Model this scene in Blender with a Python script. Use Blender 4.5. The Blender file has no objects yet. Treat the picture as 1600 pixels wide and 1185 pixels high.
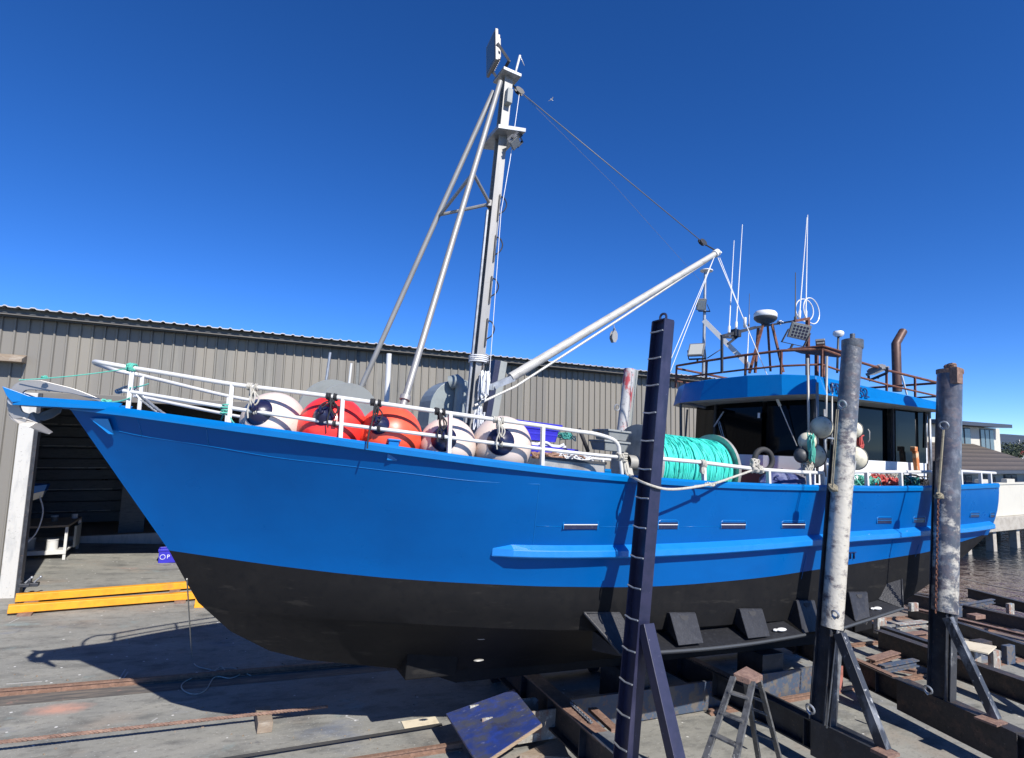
import bpy, bmesh, math, random
from mathutils import Vector, Matrix, noise as mnoise
R = math.radians
random.seed(7)
scene = bpy.context.scene
C = scene.collection

# ---------------- camera ----------------
FPX, YAW, PIT, ROL, CAMH = 880.0, R(27.4), R(6.33), R(1.4), 4.1
CAM = Vector((0, 0, CAMH))
cf = Vector((math.sin(YAW)*math.cos(PIT), math.cos(YAW)*math.cos(PIT), math.sin(PIT)))
r0 = Vector((math.cos(YAW), -math.sin(YAW), 0)); u0 = r0.cross(cf)
cr = r0*math.cos(ROL)+u0*math.sin(ROL); cu = cr.cross(cf)
cd = bpy.data.cameras.new('camera'); cam = bpy.data.objects.new('camera', cd); C.objects.link(cam)
cam.matrix_world = Matrix(((cr.x, cu.x, -cf.x, CAM.x), (cr.y, cu.y, -cf.y, CAM.y), (cr.z, cu.z, -cf.z, CAM.z), (0, 0, 0, 1)))
cd.sensor_fit = 'HORIZONTAL'; cd.sensor_width = 36; cd.lens = FPX/1600*36
cd.clip_start = 0.1; cd.clip_end = 12000
scene.camera = cam
# ---------------- sky, sun, exposure ----------------
w = bpy.data.worlds.new('World'); scene.world = w; w.use_nodes = True
nt = w.node_tree; bg = nt.nodes['Background']
sky = nt.nodes.new('ShaderNodeTexSky'); sky.sky_type = 'NISHITA'; sky.sun_disc = False
SUNV = Vector((0.13, -1.144, 1.0)).normalized()
sky.sun_elevation = math.asin(SUNV.z); sky.sun_rotation = math.atan2(SUNV.x, SUNV.y)
sky.air_density = 0.55; sky.dust_density = 0.0; sky.ozone_density = 6.0; sky.altitude = 500
hs = nt.nodes.new('ShaderNodeHueSaturation'); hs.inputs['Saturation'].default_value = 1.2; hs.inputs['Value'].default_value = 1.62; hs.inputs['Hue'].default_value = .509
nt.links.new(sky.outputs[0], hs.inputs['Color']); nt.links.new(hs.outputs[0], bg.inputs[0]); bg.inputs[1].default_value = 0.088
sl = bpy.data.lights.new('sun', 'SUN'); sl.energy = 5.0; sl.angle = R(0.5); sl.color = (1.0, 0.95, 0.88)
so = bpy.data.objects.new('sun', sl); C.objects.link(so)
so.rotation_euler = SUNV.to_track_quat('Z', 'Y').to_euler(); so.location = (0, -20, 30)
scene.view_settings.view_transform = 'Standard'; scene.view_settings.look = 'None'
scene.view_settings.exposure = 0.55; scene.view_settings.gamma = 1.0

# ---------------- frames ----------------
PH = math.atan(0.071)                         # the slipway falls to the right: u down it, v away, w square to it
EX = Vector((math.cos(PH), 0, -math.sin(PH))); EY = Vector((0, 1, 0)); EZ = Vector((math.sin(PH), 0, math.cos(PH)))
def Wd(u, v, w_): return EX*u+EY*v+EZ*w_
def L(p): return Vector((p.dot(EX), p.dot(EY), p.dot(EZ)))
def at(px, py, **k):                          # point of the photograph on a chosen real plane (world)
    d = cf+cr*((px-800)/FPX)+cu*((592.5-py)/FPX)
    n = {'u': EX, 'v': EY, 'w': EZ, 'X': Vector((1, 0, 0)), 'Y': EY, 'Z': Vector((0, 0, 1))}
    (a, val), = k.items()
    return CAM+d*((val-CAM.dot(n[a]))/d.dot(n[a]))
def S(px, py, **k): return L(at(px, py, **k)) # same, in slipway coordinates

# ---------------- mesh builder ----------------
V3 = Vector
class MB:
    def __init__(s): s.v = []; s.f = []; s.m = []; s.s = []; s.mi = 0
    def add(s, vs, fs, sm=False):
        b = len(s.v); s.v += [V3(p) for p in vs]
        for f in fs: s.f.append([b+i for i in f]); s.m.append(s.mi); s.s.append(sm)
        return s
    def box(s, c, d, ax=None):
        ax = ax or (V3((1, 0, 0)), V3((0, 1, 0)), V3((0, 0, 1))); c = V3(c)
        vs = [c+ax[0]*(i*d[0]/2)+ax[1]*(j*d[1]/2)+ax[2]*(k*d[2]/2) for i in (-1, 1) for j in (-1, 1) for k in (-1, 1)]
        return s.add(vs, [(0, 1, 3, 2), (4, 6, 7, 5), (0, 4, 5, 1), (2, 3, 7, 6), (0, 2, 6, 4), (1, 5, 7, 3)])
    def bx(s, a, b):
        return s.box([(a[i]+b[i])/2 for i in range(3)], [abs(b[i]-a[i]) for i in range(3)])
    def fr(s, p0, p1, up=(0, 0, 1)):
        p0, p1 = V3(p0), V3(p1); z = (p1-p0).normalized(); up = V3(up)
        x = up.cross(z)
        if x.length < 1e-4: x = V3((1, 0, 0)).cross(z)
        if x.length < 1e-4: x = V3((0, 1, 0)).cross(z)
        x.normalize(); return p0, p1, x, z.cross(x), z
    def sec(s, p0, p1, sec, up=(0, 0, 1), sm=False):   # extrude a closed 2D section (x side, y up)
        p0, p1, x, y, z = s.fr(p0, p1, up); n = len(sec)
        vs = [p0+x*a+y*b for a, b in sec]+[p1+x*a+y*b for a, b in sec]
        fs = [(i, (i+1) % n, n+(i+1) % n, n+i) for i in range(n)]
        s.add(vs, fs, sm); s.add([p0+x*a+y*b for a, b in sec], [list(range(n))[::-1]]); return s.add([p1+x*a+y*b for a, b in sec], [list(range(n))])
    def bar(s, p0, p1, a, b, up=(0, 0, 1)): return s.sec(p0, p1, [(-a/2, -b/2), (a/2, -b/2), (a/2, b/2), (-a/2, b/2)], up)
    def ibeam(s, p0, p1, H, B, tf=.014, tw=.012, up=(0, 0, 1)):
        h, b, w2 = H/2, B/2, tw/2
        return s.sec(p0, p1, [(-b, -h), (b, -h), (b, -h+tf), (w2, -h+tf), (w2, h-tf), (b, h-tf), (b, h), (-b, h), (-b, h-tf), (-w2, h-tf), (-w2, -h+tf), (-b, -h+tf)], up)
    def tube(s, pts, r, n=8, closed=False, caps=True):
        pts = [V3(p) for p in pts]; N = len(pts); rr = r if isinstance(r, (list, tuple)) else [r]*N
        t = [((pts[(i+1) % N] if (closed or i < N-1) else pts[i])-(pts[i-1] if (closed or i > 0) else pts[i])).normalized() for i in range(N)]
        x = t[0].orthogonal().normalized(); vs = []
        for i in range(N):
            x = (x-t[i]*x.dot(t[i])); x = x.normalized() if x.length > 1e-6 else t[i].orthogonal().normalized(); y = t[i].cross(x)
            vs += [pts[i]+(x*math.cos(2*math.pi*k/n)+y*math.sin(2*math.pi*k/n))*rr[i] for k in range(n)]
        fs = []
        for i in range(N if closed else N-1):
            j = (i+1) % N
            for k in range(n): fs.append((i*n+k, i*n+(k+1) % n, j*n+(k+1) % n, j*n+k))
        s.add(vs, fs, True)
        if caps and not closed: s.add(vs[:n], [list(range(n))[::-1]]); s.add(vs[-n:], [list(range(n))])
        return s
    def lathe(s, c, ax, prof, n=28, sm=True):           # prof: (radius, height along ax)
        c, ax = V3(c), V3(ax).normalized(); x = ax.orthogonal().normalized(); y = ax.cross(x); vs = []
        for r_, h in prof: vs += [c+ax*h+(x*math.cos(2*math.pi*k/n)+y*math.sin(2*math.pi*k/n))*r_ for k in range(n)]
        fs = [(i*n+k, i*n+(k+1) % n, (i+1)*n+(k+1) % n, (i+1)*n+k) for i in range(len(prof)-1) for k in range(n)]
        return s.add(vs, fs, sm)
    def ball(s, c, r, n=16, sc=(1, 1, 1)):
        m = n//2; vs = []; fs = []
        for i in range(m+1):
            for k in range(n):
                a, b = math.pi*i/m, 2*math.pi*k/n
                vs.append(V3(c)+V3((math.sin(a)*math.cos(b)*sc[0], math.sin(a)*math.sin(b)*sc[1], math.cos(a)*sc[2]))*r)
        for i in range(m):
            for k in range(n): fs.append((i*n+k, (i+1)*n+k, (i+1)*n+(k+1) % n, i*n+(k+1) % n))
        return s.add(vs, fs, True)
    def slab(s, poly, th):                              # flat polygon given a thickness vector
        poly = [V3(p) for p in poly]; th = V3(th); n = len(poly)
        s.add(poly+[p+th for p in poly], [tuple(range(n))[::-1], tuple(range(n, 2*n))]+[(i, (i+1) % n, n+(i+1) % n, n+i) for i in range(n)]); return s
    def grid(s, rows, sm=True):
        n = len(rows[0]); vs = [p for r_ in rows for p in r_]
        return s.add(vs, [(i*n+k, i*n+k+1, (i+1)*n+k+1, (i+1)*n+k) for i in range(len(rows)-1) for k in range(n-1)], sm)
    def ring(s, c, ax, R_, r, n=24, m=8):
        c, ax = V3(c), V3(ax).normalized(); x = ax.orthogonal().normalized(); y = ax.cross(x)
        return s.tube([c+(x*math.cos(2*math.pi*k/n)+y*math.sin(2*math.pi*k/n))*R_ for k in range(n)], r, m, True)
ROOT = {}
def prop(o, label=None, cat=None, group=None, kind=None):
    if label: o['label'] = label
    if cat: o['category'] = cat
    if group: o['group'] = group
    if kind: o['kind'] = kind
    return o
def place(o, loc, slope):
    loc = V3(loc)
    o.location = Wd(*loc) if slope else loc
    if slope: o.rotation_euler = (0, PH, 0)
    ROOT[o.name] = loc
def thing(name, label, cat, loc, group=None, slope=True):
    o = bpy.data.objects.new(name, None); C.objects.link(o); o.empty_display_size = .2
    place(o, loc, slope); return prop(o, label, cat, group)
def build(mb, name, m, parent=None, loc=None, slope=True, bev=0, label=None, weld=True, sharp=38):
    base = ROOT[parent.name] if parent else V3(loc if loc is not None else (0, 0, 0))
    me = bpy.data.meshes.new(name); me.from_pydata([p-base for p in mb.v], [], mb.f)
    for i, mm in enumerate(m if isinstance(m, list) else [m]): me.materials.append(mm)
    me.polygons.foreach_set('material_index', mb.m); me.polygons.foreach_set('use_smooth', mb.s)
    if weld:
        b = bmesh.new(); b.from_mesh(me); bmesh.ops.remove_doubles(b, verts=b.verts, dist=1e-5); bmesh.ops.recalc_face_normals(b, faces=b.faces)
        for e in b.edges:
            if len(e.link_faces) == 2 and e.calc_face_angle(0) > R(sharp): e.smooth = False
        b.to_mesh(me); b.free()
    me.update()
    o = bpy.data.objects.new(name, me); C.objects.link(o)
    if parent: o.parent = parent; ROOT[o.name] = base
    else: place(o, base, slope)
    if bev:
        md = o.modifiers.new('bevel', 'BEVEL'); md.width = bev; md.segments = 2; md.limit_method = 'ANGLE'; md.angle_limit = R(40)
    if label: o['label'] = label
    return o
def one(mb, name, m, label, cat, loc, group=None, slope=True, bev=0, kind=None):
    return prop(build(mb, name, m, None, loc, slope, bev), label, cat, group, kind)
def copy_tree(o, parent=None):
    c = o.copy(); C.objects.link(c); c.parent = parent; ROOT[c.name] = ROOT[o.name]
    for ch in list(o.children): copy_tree(ch, c)
    return c
def bez(pts, n=6):                                      # Catmull-Rom through points
    P = [V3(p) for p in pts]; P = [P[0]*2-P[1]]+P+[P[-1]*2-P[-2]]; out = []
    for i in range(1, len(P)-2):
        for k in range(n):
            t = k/n; a, b, c, d = P[i-1], P[i], P[i+1], P[i+2]
            out.append(.5*((2*b)+(c-a)*t+(2*a-5*b+4*c-d)*t*t+(3*b-a-3*c+d)*t**3))
    return out+[P[-2]]
def sag(a, b, d, n=10, dz=(0, 0, 1)):
    a, b = V3(a), V3(b); return [a.lerp(b, i/n)-V3(dz)*d*4*(i/n)*(1-i/n) for i in range(n+1)]
def tangle(mb, c, size, r, count, seed, n=6, seg=26):
    rg = random.Random(seed)
    for q in range(count):
        o = V3([c[i]+rg.uniform(-.6, .6)*size[i]*.6 for i in range(3)]); a = [rg.uniform(0, 6.3) for _ in range(6)]; f = [rg.choice((1, 1, 2, 3)) for _ in range(3)]
        k = rg.uniform(.4, .75)
        pts = [o+V3((math.sin(f[0]*t+a[0])*size[0]*k, math.cos(f[1]*t+a[1])*size[1]*k, math.sin(f[2]*t*2+a[2])*size[2]*k*.8)) for t in [6.283*i/seg for i in range(seg)]]
        mb.tube(pts, r, n, True)
    return mb
def wrap(mb, c, ax, R_, r, turns=3, step=.022, jit=.004):
    c, ax = V3(c), V3(ax).normalized(); x = ax.orthogonal().normalized(); y = ax.cross(x); pts = []
    for i in range(turns*10+1):
        a = 2*math.pi*i/10; rr = R_+r+random.uniform(-jit, jit)
        pts.append(c+ax*((i/10-turns/2)*step)+(x*math.cos(a)+y*math.sin(a))*rr)
    return mb.tube(pts, r, 6)

# ---------------- materials ----------------
FULL = ('stained_slipway_concrete', 'weathered_shed_cladding', 'dim_shed_lining', 'dirty_pale_wall', 'turquoise_rope', 'yellow_steel_paint', 'trim_blue_paint', 'corrugated_roof_sheet')
def mat(name, base, rough=.5, metal=0., layers=(), bump=None, coat=0., rvar=None, spec=.5, extra=None, rough2=None):
    kk = 1.0 if name in FULL else .86
    base = tuple(c*kk for c in base); layers = [(l[0], tuple(c*kk for c in l[1]), *l[2:]) for l in layers]
    m = bpy.data.materials.new(name); m.use_nodes = True; t = m.node_tree; N, K = t.nodes, t.links
    bs = N['Principled BSDF']; bs.inputs['Roughness'].default_value = rough; bs.inputs['Metallic'].default_value = metal
    bs.inputs['Coat Weight'].default_value = coat; bs.inputs['Coat Roughness'].default_value = .08; bs.inputs['Specular IOR Level'].default_value = spec
    tc = N.new('ShaderNodeTexCoord')
    def coord(sc=(1, 1, 1), rot=(0, 0, 0), loc=(0, 0, 0)):
        mp = N.new('ShaderNodeMapping'); mp.inputs['Scale'].default_value = sc; mp.inputs['Rotation'].default_value = rot; mp.inputs['Location'].default_value = loc
        K.new(tc.outputs['Object'], mp.inputs[0]); return mp.outputs[0]
    col = None
    def rgb(c):
        n = N.new('ShaderNodeRGB'); n.outputs[0].default_value = (*c, 1); return n.outputs[0]
    col = rgb(base); fac_last = None
    for i, (sc, c2, lo, hi, *o) in enumerate(layers):
        stretch = o[0] if o else (1, 1, 1); det = o[1] if len(o) > 1 else 6
        nz = N.new('ShaderNodeTexNoise'); nz.inputs['Scale'].default_value = sc; nz.inputs['Detail'].default_value = det; nz.inputs['Roughness'].default_value = .62
        K.new(coord(stretch, loc=(i*3.7, i*1.9, i*5.1)), nz.inputs[0])
        mr = N.new('ShaderNodeMapRange'); mr.inputs[1].default_value = lo; mr.inputs[2].default_value = hi; K.new(nz.outputs[0], mr.inputs[0])
        mx = N.new('ShaderNodeMix'); mx.data_type = 'RGBA'; K.new(mr.outputs[0], mx.inputs[0]); K.new(col, mx.inputs[6]); mx.inputs[7].default_value = (*c2, 1)
        col = mx.outputs[2]; fac_last = mr.outputs[0]
    if extra: col = extra(N, K, coord, col, bs)
    K.new(col, bs.inputs['Base Color'])
    if rvar:
        nz = N.new('ShaderNodeTexNoise'); nz.inputs['Scale'].default_value = rvar[0]; nz.inputs['Detail'].default_value = 5; K.new(coord(), nz.inputs[0])
        mr = N.new('ShaderNodeMapRange'); mr.inputs[1].default_value = .3; mr.inputs[2].default_value = .7; mr.inputs[3].default_value = rvar[1]; mr.inputs[4].default_value = rvar[2]
        K.new(nz.outputs[0], mr.inputs[0]); K.new(mr.outputs[0], bs.inputs['Roughness'])
    if bump:
        prev = None
        for (sc, st, dist) in (bump if isinstance(bump, list) else [bump]):
            nz = N.new('ShaderNodeTexNoise'); nz.inputs['Scale'].default_value = sc; nz.inputs['Detail'].default_value = 4; K.new(coord(), nz.inputs[0])
            bm = N.new('ShaderNodeBump'); bm.inputs['Strength'].default_value = st; bm.inputs['Distance'].default_value = dist; K.new(nz.outputs[0], bm.inputs['Height'])
            if prev: K.new(prev, bm.inputs['Normal'])
            prev = bm.outputs[0]
        K.new(prev, bs.inputs['Normal'])
    return m
M = {}
M['blue'] = mat('hull_blue_paint', (.0, .098, .35), .32, layers=[(1.1, (.0, .088, .32), .4, .65), (.5, (.0, .105, .37), .5, .8, (1, 1, 4))], bump=[(1.3, .35, .02), (160, .05, .002)], coat=.0, rvar=(3, .26, .42), spec=.16)
M['blue_lt'] = mat('trim_blue_paint', (.0, .135, .40), .3, layers=[(6, (.0, .115, .36), .5, .8)], coat=.15, bump=(60, .04, .002), spec=.35)
M['strake'] = mat('strake_blue_paint', (.01, .20, .60), .3, layers=[(6, (.0, .17, .52), .5, .8)], coat=.2, bump=(60, .04, .002))
M['black'] = mat('black_antifouling', (.0085, .0085, .0095), .72, spec=.18, layers=[(2.2, (.0135, .013, .013), .45, .75), (9, (.006, .0065, .008), .5, .7), (30, (.03, .03, .03), .68, .82), (3, (.02, .019, .018), .6, .66, (.5, 1, 3), 12)], bump=[(1.4, .08, .02), (220, .2, .003)])
M['blackrough'] = mat('rough_black_coating', (.019, .02, .024), .5, layers=[(18, (.035, .037, .043), .5, .7), (60, (.11, .11, .11), .7, .76)], bump=[(55, .55, .006)])
M['white'] = mat('white_rail_paint', (.66, .66, .64), .38, layers=[(5, (.68, .67, .63), .5, .75), (30, (.5, .42, .33), .69, .78)], coat=.1)
M['whitewall'] = mat('white_superstructure_paint', (.8, .81, .82), .4, layers=[(2, (.7, .7, .7), .5, .8)])
M['alu'] = mat('weathered_aluminium', (.36, .355, .34), .5, .35, layers=[(3, (.30, .30, .29), .42, .7, (3, 3, .5)), (20, (.3, .29, .27), .6, .75)], bump=(60, .08, .002))
M['ladder'] = mat('grimy_ladder_aluminium', (.15, .15, .145), .5, .3, layers=[(9, (.06, .06, .06), .45, .65), (30, (.6, .58, .52), .64, .70), (14, (.25, .25, .1), .66, .74)], bump=(40, .2, .004))
M['scuffed'] = mat('scuffed_dark_brace', (.05, .053, .06), .45, .2, layers=[(3, (.22, .23, .24), .52, .62, (1, 1, .5)), (12, (.5, .5, .48), .62, .68)], bump=(20, .3, .006))
M['galv'] = mat('galvanised_steel', (.42, .44, .46), .45, .6, layers=[(9, (.3, .32, .34), .45, .65), (2, (.33, .28, .24), .6, .75)], bump=(90, .1, .002))
M['anchor'] = mat('stainless_anchor', (.3, .29, .28), .42, .45, layers=[(6, (.33, .32, .31), .45, .7)], bump=(25, .06, .003))
M['rust'] = mat('rusty_brown_rail', (.13, .05, .032), .65, .1, layers=[(14, (.23, .095, .05), .45, .65), (40, (.3, .26, .22), .62, .75)], bump=(120, .2, .002))
M['redprim'] = mat('red_primer', (.3, .05, .035), .6, layers=[(8, (.2, .06, .04), .5, .7)])
M['orange_buoy'] = mat('orange_red_vinyl', (.95, .10, .045), .38, layers=[(3, (.9, .13, .07), .5, .8), (16, (.6, .07, .04), .64, .75)], coat=.1, bump=(5, .08, .01))
M['red_buoy'] = mat('bright_red_vinyl', (.95, .04, .035), .36, layers=[(3, (.88, .09, .05), .5, .8), (14, (.55, .04, .03), .66, .76)], coat=.1, bump=(5, .08, .01))
M['cream_buoy'] = mat('cream_vinyl', (.74, .62, .54), .42, layers=[(3, (.74, .50, .44), .48, .75), (20, (.5, .42, .34), .62, .76)], coat=.05, bump=(5, .08, .01))
M['navy'] = mat('navy_vinyl', (.012, .014, .05), .3, coat=.2, layers=[(14, (.03, .035, .08), .55, .7)])
M['glass'] = mat('dark_tinted_glass', (.002, .003, .004), .05, spec=.13)
M['rope_black'] = mat('black_rope', (.02, .02, .024), .8, bump=(200, .4, .003))
M['rope_white'] = mat('weathered_white_rope', (.5, .48, .42), .85, layers=[(20, (.3, .28, .23), .5, .7)], bump=(150, .5, .004))
M['rope_green'] = mat('green_twine', (.1, .5, .38), .7, layers=[(30, (.2, .55, .45), .5, .7)], bump=(200, .4, .003))
M['rope_old'] = mat('old_tarred_rope', (.26, .23, .16), .85, layers=[(20, (.12, .1, .07), .5, .7)], bump=(150, .5, .004))
M['line'] = mat('thin_white_line', (.72, .74, .76), .5)
M['galvwire'] = mat('stay_wire', (.16, .165, .17), .5, .3)
M['boompaint'] = mat('scuffed_boom_paint', (.50, .49, .46), .42, layers=[(3, (.36, .35, .32), .48, .68, (1, 3, 3)), (20, (.2, .18, .15), .64, .74)])
def coil(N, K, coord, col, bs):
    wv = N.new('ShaderNodeTexWave'); wv.bands_direction = 'X'; wv.inputs['Scale'].default_value = 11; wv.inputs['Distortion'].default_value = 1.6; wv.inputs['Detail'].default_value = 2; wv.inputs['Detail Scale'].default_value = .6
    K.new(coord(), wv.inputs[0])
    b = N.new('ShaderNodeBump'); b.inputs['Strength'].default_value = .9; b.inputs['Distance'].default_value = .012; K.new(wv.outputs[1], b.inputs['Height']); K.new(b.outputs[0], bs.inputs['Normal'])
    return col
M['teal'] = mat('turquoise_rope', (.04, .62, .50), .62, layers=[(5, (.08, .72, .62), .45, .65), (9, (.02, .5, .42), .58, .75, (8, 1, 1))], extra=coil)
M['navysteel'] = mat('navy_painted_steel', (.022, .023, .058), .42, layers=[(7, (.014, .017, .045), .45, .65), (30, (.26, .26, .31), .67, .74), (4, (.045, .045, .09), .55, .75, (1, 1, .3))], bump=(40, .2, .004), coat=.1)
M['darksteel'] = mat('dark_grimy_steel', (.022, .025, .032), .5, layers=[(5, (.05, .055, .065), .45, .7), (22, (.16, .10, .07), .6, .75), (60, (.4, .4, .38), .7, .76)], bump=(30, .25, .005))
M['steelrust'] = mat('worn_rusty_steel', (.04, .036, .036), .6, layers=[(4, (.10, .065, .05), .5, .68), (15, (.025, .024, .026), .5, .66), (35, (.38, .34, .3), .64, .76)], bump=(35, .35, .006))
M['brownrust'] = mat('brown_flaking_rust', (.20, .12, .09), .75, layers=[(10, (.30, .19, .14), .45, .65), (30, (.07, .045, .035), .58, .7), (60, (.5, .42, .35), .68, .76)], bump=(45, .5, .008))
M['railrust'] = mat('slipway_rail_rust', (.2, .12, .085), .6, layers=[(12, (.28, .17, .12), .45, .65), (30, (.1, .07, .055), .55, .7)], bump=(60, .3, .003))
def pole(N, K, coord, col, bs):                           # cream paint band worn through to grey, grey top and base (by height along the pole)
    sx = N.new('ShaderNodeSeparateXYZ'); K.new(coord(), sx.inputs[0])
    nz = N.new('ShaderNodeTexNoise'); nz.inputs['Scale'].default_value = 3.2; nz.inputs['Detail'].default_value = 7; nz.inputs['Roughness'].default_value = .7; K.new(coord((1.4, 1.4, 1.6)), nz.inputs[0])
    a = N.new('ShaderNodeFloatCurve'); mr = N.new('ShaderNodeMapRange'); mr.inputs[1].default_value = 0; mr.inputs[2].default_value = 6.5; K.new(sx.outputs[2], mr.inputs[0])
    cu_ = a.mapping.curves[0]; cu_.points[0].location = (0, .1); cu_.points[1].location = (1, .28)
    for x, y in POLE_CURVE: cu_.points.new(x, y)
    a.mapping.update(); K.new(mr.outputs[0], a.inputs[1])
    ad = N.new('ShaderNodeMath'); ad.operation = 'ADD'; K.new(nz.outputs[0], ad.inputs[0]); K.new(a.outputs[0], ad.inputs[1])
    st = N.new('ShaderNodeMapRange'); st.inputs[1].default_value = 1.0; st.inputs[2].default_value = 1.12; K.new(ad.outputs[0], st.inputs[0])
    mx = N.new('ShaderNodeMix'); mx.data_type = 'RGBA'; K.new(st.outputs[0], mx.inputs[0]); K.new(col, mx.inputs[6]); mx.inputs[7].default_value = (.47, .44, .37, 1)
    n2 = N.new('ShaderNodeTexNoise'); n2.inputs['Scale'].default_value = 4.5; n2.inputs['Detail'].default_value = 12; n2.inputs['Roughness'].default_value = .72; K.new(coord((1, 1, 1.7)), n2.inputs[0])
    s2 = N.new('ShaderNodeMapRange'); s2.inputs[1].default_value = .51; s2.inputs[2].default_value = .62; K.new(n2.outputs[0], s2.inputs[0])
    m2 = N.new('ShaderNodeMix'); m2.data_type = 'RGBA'; K.new(s2.outputs[0], m2.inputs[0]); K.new(mx.outputs[2], m2.inputs[6]); m2.inputs[7].default_value = (.12, .10, .10, 1)
    return m2.outputs[2]
POLE_CURVE = [(.16, .36), (.22, .62), (.5, .74), (.62, .66), (.76, .56), (.88, .40)]
M['pole'] = mat('peeling_pole_paint', (.10, .11, .125), .4, layers=[(12, (.2, .21, .23), .5, .68), (5, (.06, .065, .08), .5, .7)], bump=[(14, .5, .02), (60, .3, .004)], coat=.15, extra=pole)
POLE_CURVE = [(.1, .2), (.25, .56), (.45, .54), (.58, .50), (.8, .36)]
M['pole2'] = mat('dark_pole_paint', (.075, .08, .095), .38, layers=[(8, (.19, .2, .22), .5, .68, (1, 1, .6)), (3, (.05, .045, .06), .5, .7)], bump=[(9, .35, .012)], coat=.4, extra=pole)
def shedx(N, K, coord, col, bs):
    return col
M['shed'] = mat('weathered_shed_cladding', (.178, .170, .148), .55, layers=[(1.2, (.15, .145, .13), .4, .65, (1, 1, .25)), (7, (.22, .21, .18), .5, .72, (3, 1, .12)), (.55, (.12, .12, .12), .63, .78), (3, (.26, .17, .11), .66, .8, (1, 1, .5)), (1.35, (.17, .16, .14), .5, .54, (1, 1, .01), 0), (1.1, (.205, .19, .16), .56, .6, (1, 1, .01), 0), (.9, (.07, .075, .08), .66, .76, (1, 1, .8))], bump=(30, .08, .002))
M['shedtrim'] = mat('grey_brown_gutter', (.15, .14, .125), .5, layers=[(6, (.2, .19, .17), .5, .7, (.3, 1, 1))])
M['roof'] = mat('corrugated_roof_sheet', (.42, .42, .42), .5, .2, layers=[(3, (.3, .3, .3), .5, .7)])
M['inside'] = mat('dim_shed_lining', (.17, .18, .18), .8, layers=[(4, (.11, .12, .125), .5, .7, (1, 1, 5))])
M['pale_wall'] = mat('dirty_pale_wall', (.6, .59, .55), .8, layers=[(4, (.12, .12, .11), .5, .7)])
M['postwhite'] = mat('chipped_white_post', (.55, .54, .5), .6, layers=[(4, (.42, .42, .4), .48, .7, (2, 2, .5)), (20, (.25, .24, .22), .62, .72)], bump=(30, .3, .006))
M['yellow'] = mat('yellow_steel_paint', (.76, .34, .02), .5, layers=[(5, (.68, .27, .015), .45, .7), (25, (.3, .17, .08), .62, .7), (3, (.42, .2, .06), .6, .75, (.4, 1, 1), 12), (60, (.8, .7, .5), .7, .76)], bump=(60, .12, .003))
M['wood'] = mat('weathered_timber', (.30, .24, .18), .8, layers=[(8, (.2, .15, .11), .45, .7, (1, 6, 6)), (4, (.42, .38, .32), .55, .75)], bump=(40, .3, .004))
M['ply'] = mat('plywood_edge', (.4, .3, .2), .75, layers=[(30, (.25, .18, .12), .45, .6, (.2, .2, 8))])
M['boardpaint'] = mat('blue_spattered_board', (.02, .04, .17), .5, layers=[(2.2, (.06, .065, .085), .44, .62, (1, 1.6, 1), 10), (5, (.02, .05, .28), .52, .7, (1, 1.5, 1), 10), (9, (.33, .34, .38), .62, .8, (1, 2, 1), 12), (3, (.03, .03, .04), .58, .72, (1, 1, 1), 10)], bump=(20, .1, .004))
M['spatter'] = mat('paint_dripped_steel', (.3, .285, .25), .6, layers=[(5, (.30, .17, .12), .52, .6, (1, 1, .3)), (9, (.5, .5, .45), .55, .62), (3, (.02, .25, .5), .62, .66), (25, (.12, .1, .09), .6, .68)], bump=(30, .2, .004))
M['bluepatch'] = mat('blue_dabbed_steel', (.06, .085, .13), .6, layers=[(6, (.13, .12, .11), .48, .58), (15, (.18, .1, .07), .58, .68)], bump=(30, .2, .004))
M['cream'] = mat('cream_board', (.72, .64, .48), .6, layers=[(6, (.6, .52, .38), .5, .7)])
M['bin'] = mat('blue_fish_bin_plastic', (.035, .03, .48), .4, layers=[(12, (.03, .025, .36), .5, .7)])
M['grey'] = mat('grey_painted_plate', (.30, .32, .31), .55, layers=[(4, (.25, .27, .27), .5, .7)])
M['vent'] = mat('grey_green_vent_paint', (.27, .31, .31), .45, layers=[(5, (.22, .25, .26), .5, .7)], coat=.1)
M['dkgrey'] = mat('dark_grey_plastic', (.06, .065, .07), .5)
M['lamp'] = mat('lamp_housing', (.22, .22, .22), .5, .3)
M['lens'] = mat('pale_lamp_glass', (.55, .55, .5), .15)
M['radome'] = mat('white_radome', (.8, .8, .78), .35)
M['exhaust'] = mat('browned_exhaust', (.10, .055, .045), .5, .3, layers=[(8, (.17, .09, .07), .5, .7)])
M['tub'] = mat('scuffed_aluminium_tub', (.55, .54, .5), .45, .5, layers=[(7, (.4, .39, .36), .5, .7), (2, (.32, .3, .28), .55, .7)])
M['net_red'] = mat('red_net', (.5, .08, .07), .8); M['net_blue'] = mat('navy_bagging', (.03, .045, .16), .6, layers=[(9, (.1, .12, .25), .5, .6)]); M['net_tan'] = mat('tan_hide_scraps', (.28, .16, .11), .8)
M['net_teal'] = mat('teal_net', (.06, .32, .28), .8)
M['float'] = mat('dirty_white_float', (.68, .64, .50), .5, layers=[(7, (.35, .34, .28), .5, .7), (20, (.15, .14, .12), .62, .7)])
M['tyre'] = mat('rubber', (.03, .03, .032), .75)
M['zinc'] = mat('white_zinc_anode', (.8, .8, .78), .5)
M['copperish'] = mat('orange_bracket', (.6, .2, .06), .6, layers=[(8, (.75, .5, .3), .5, .6)])
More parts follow.
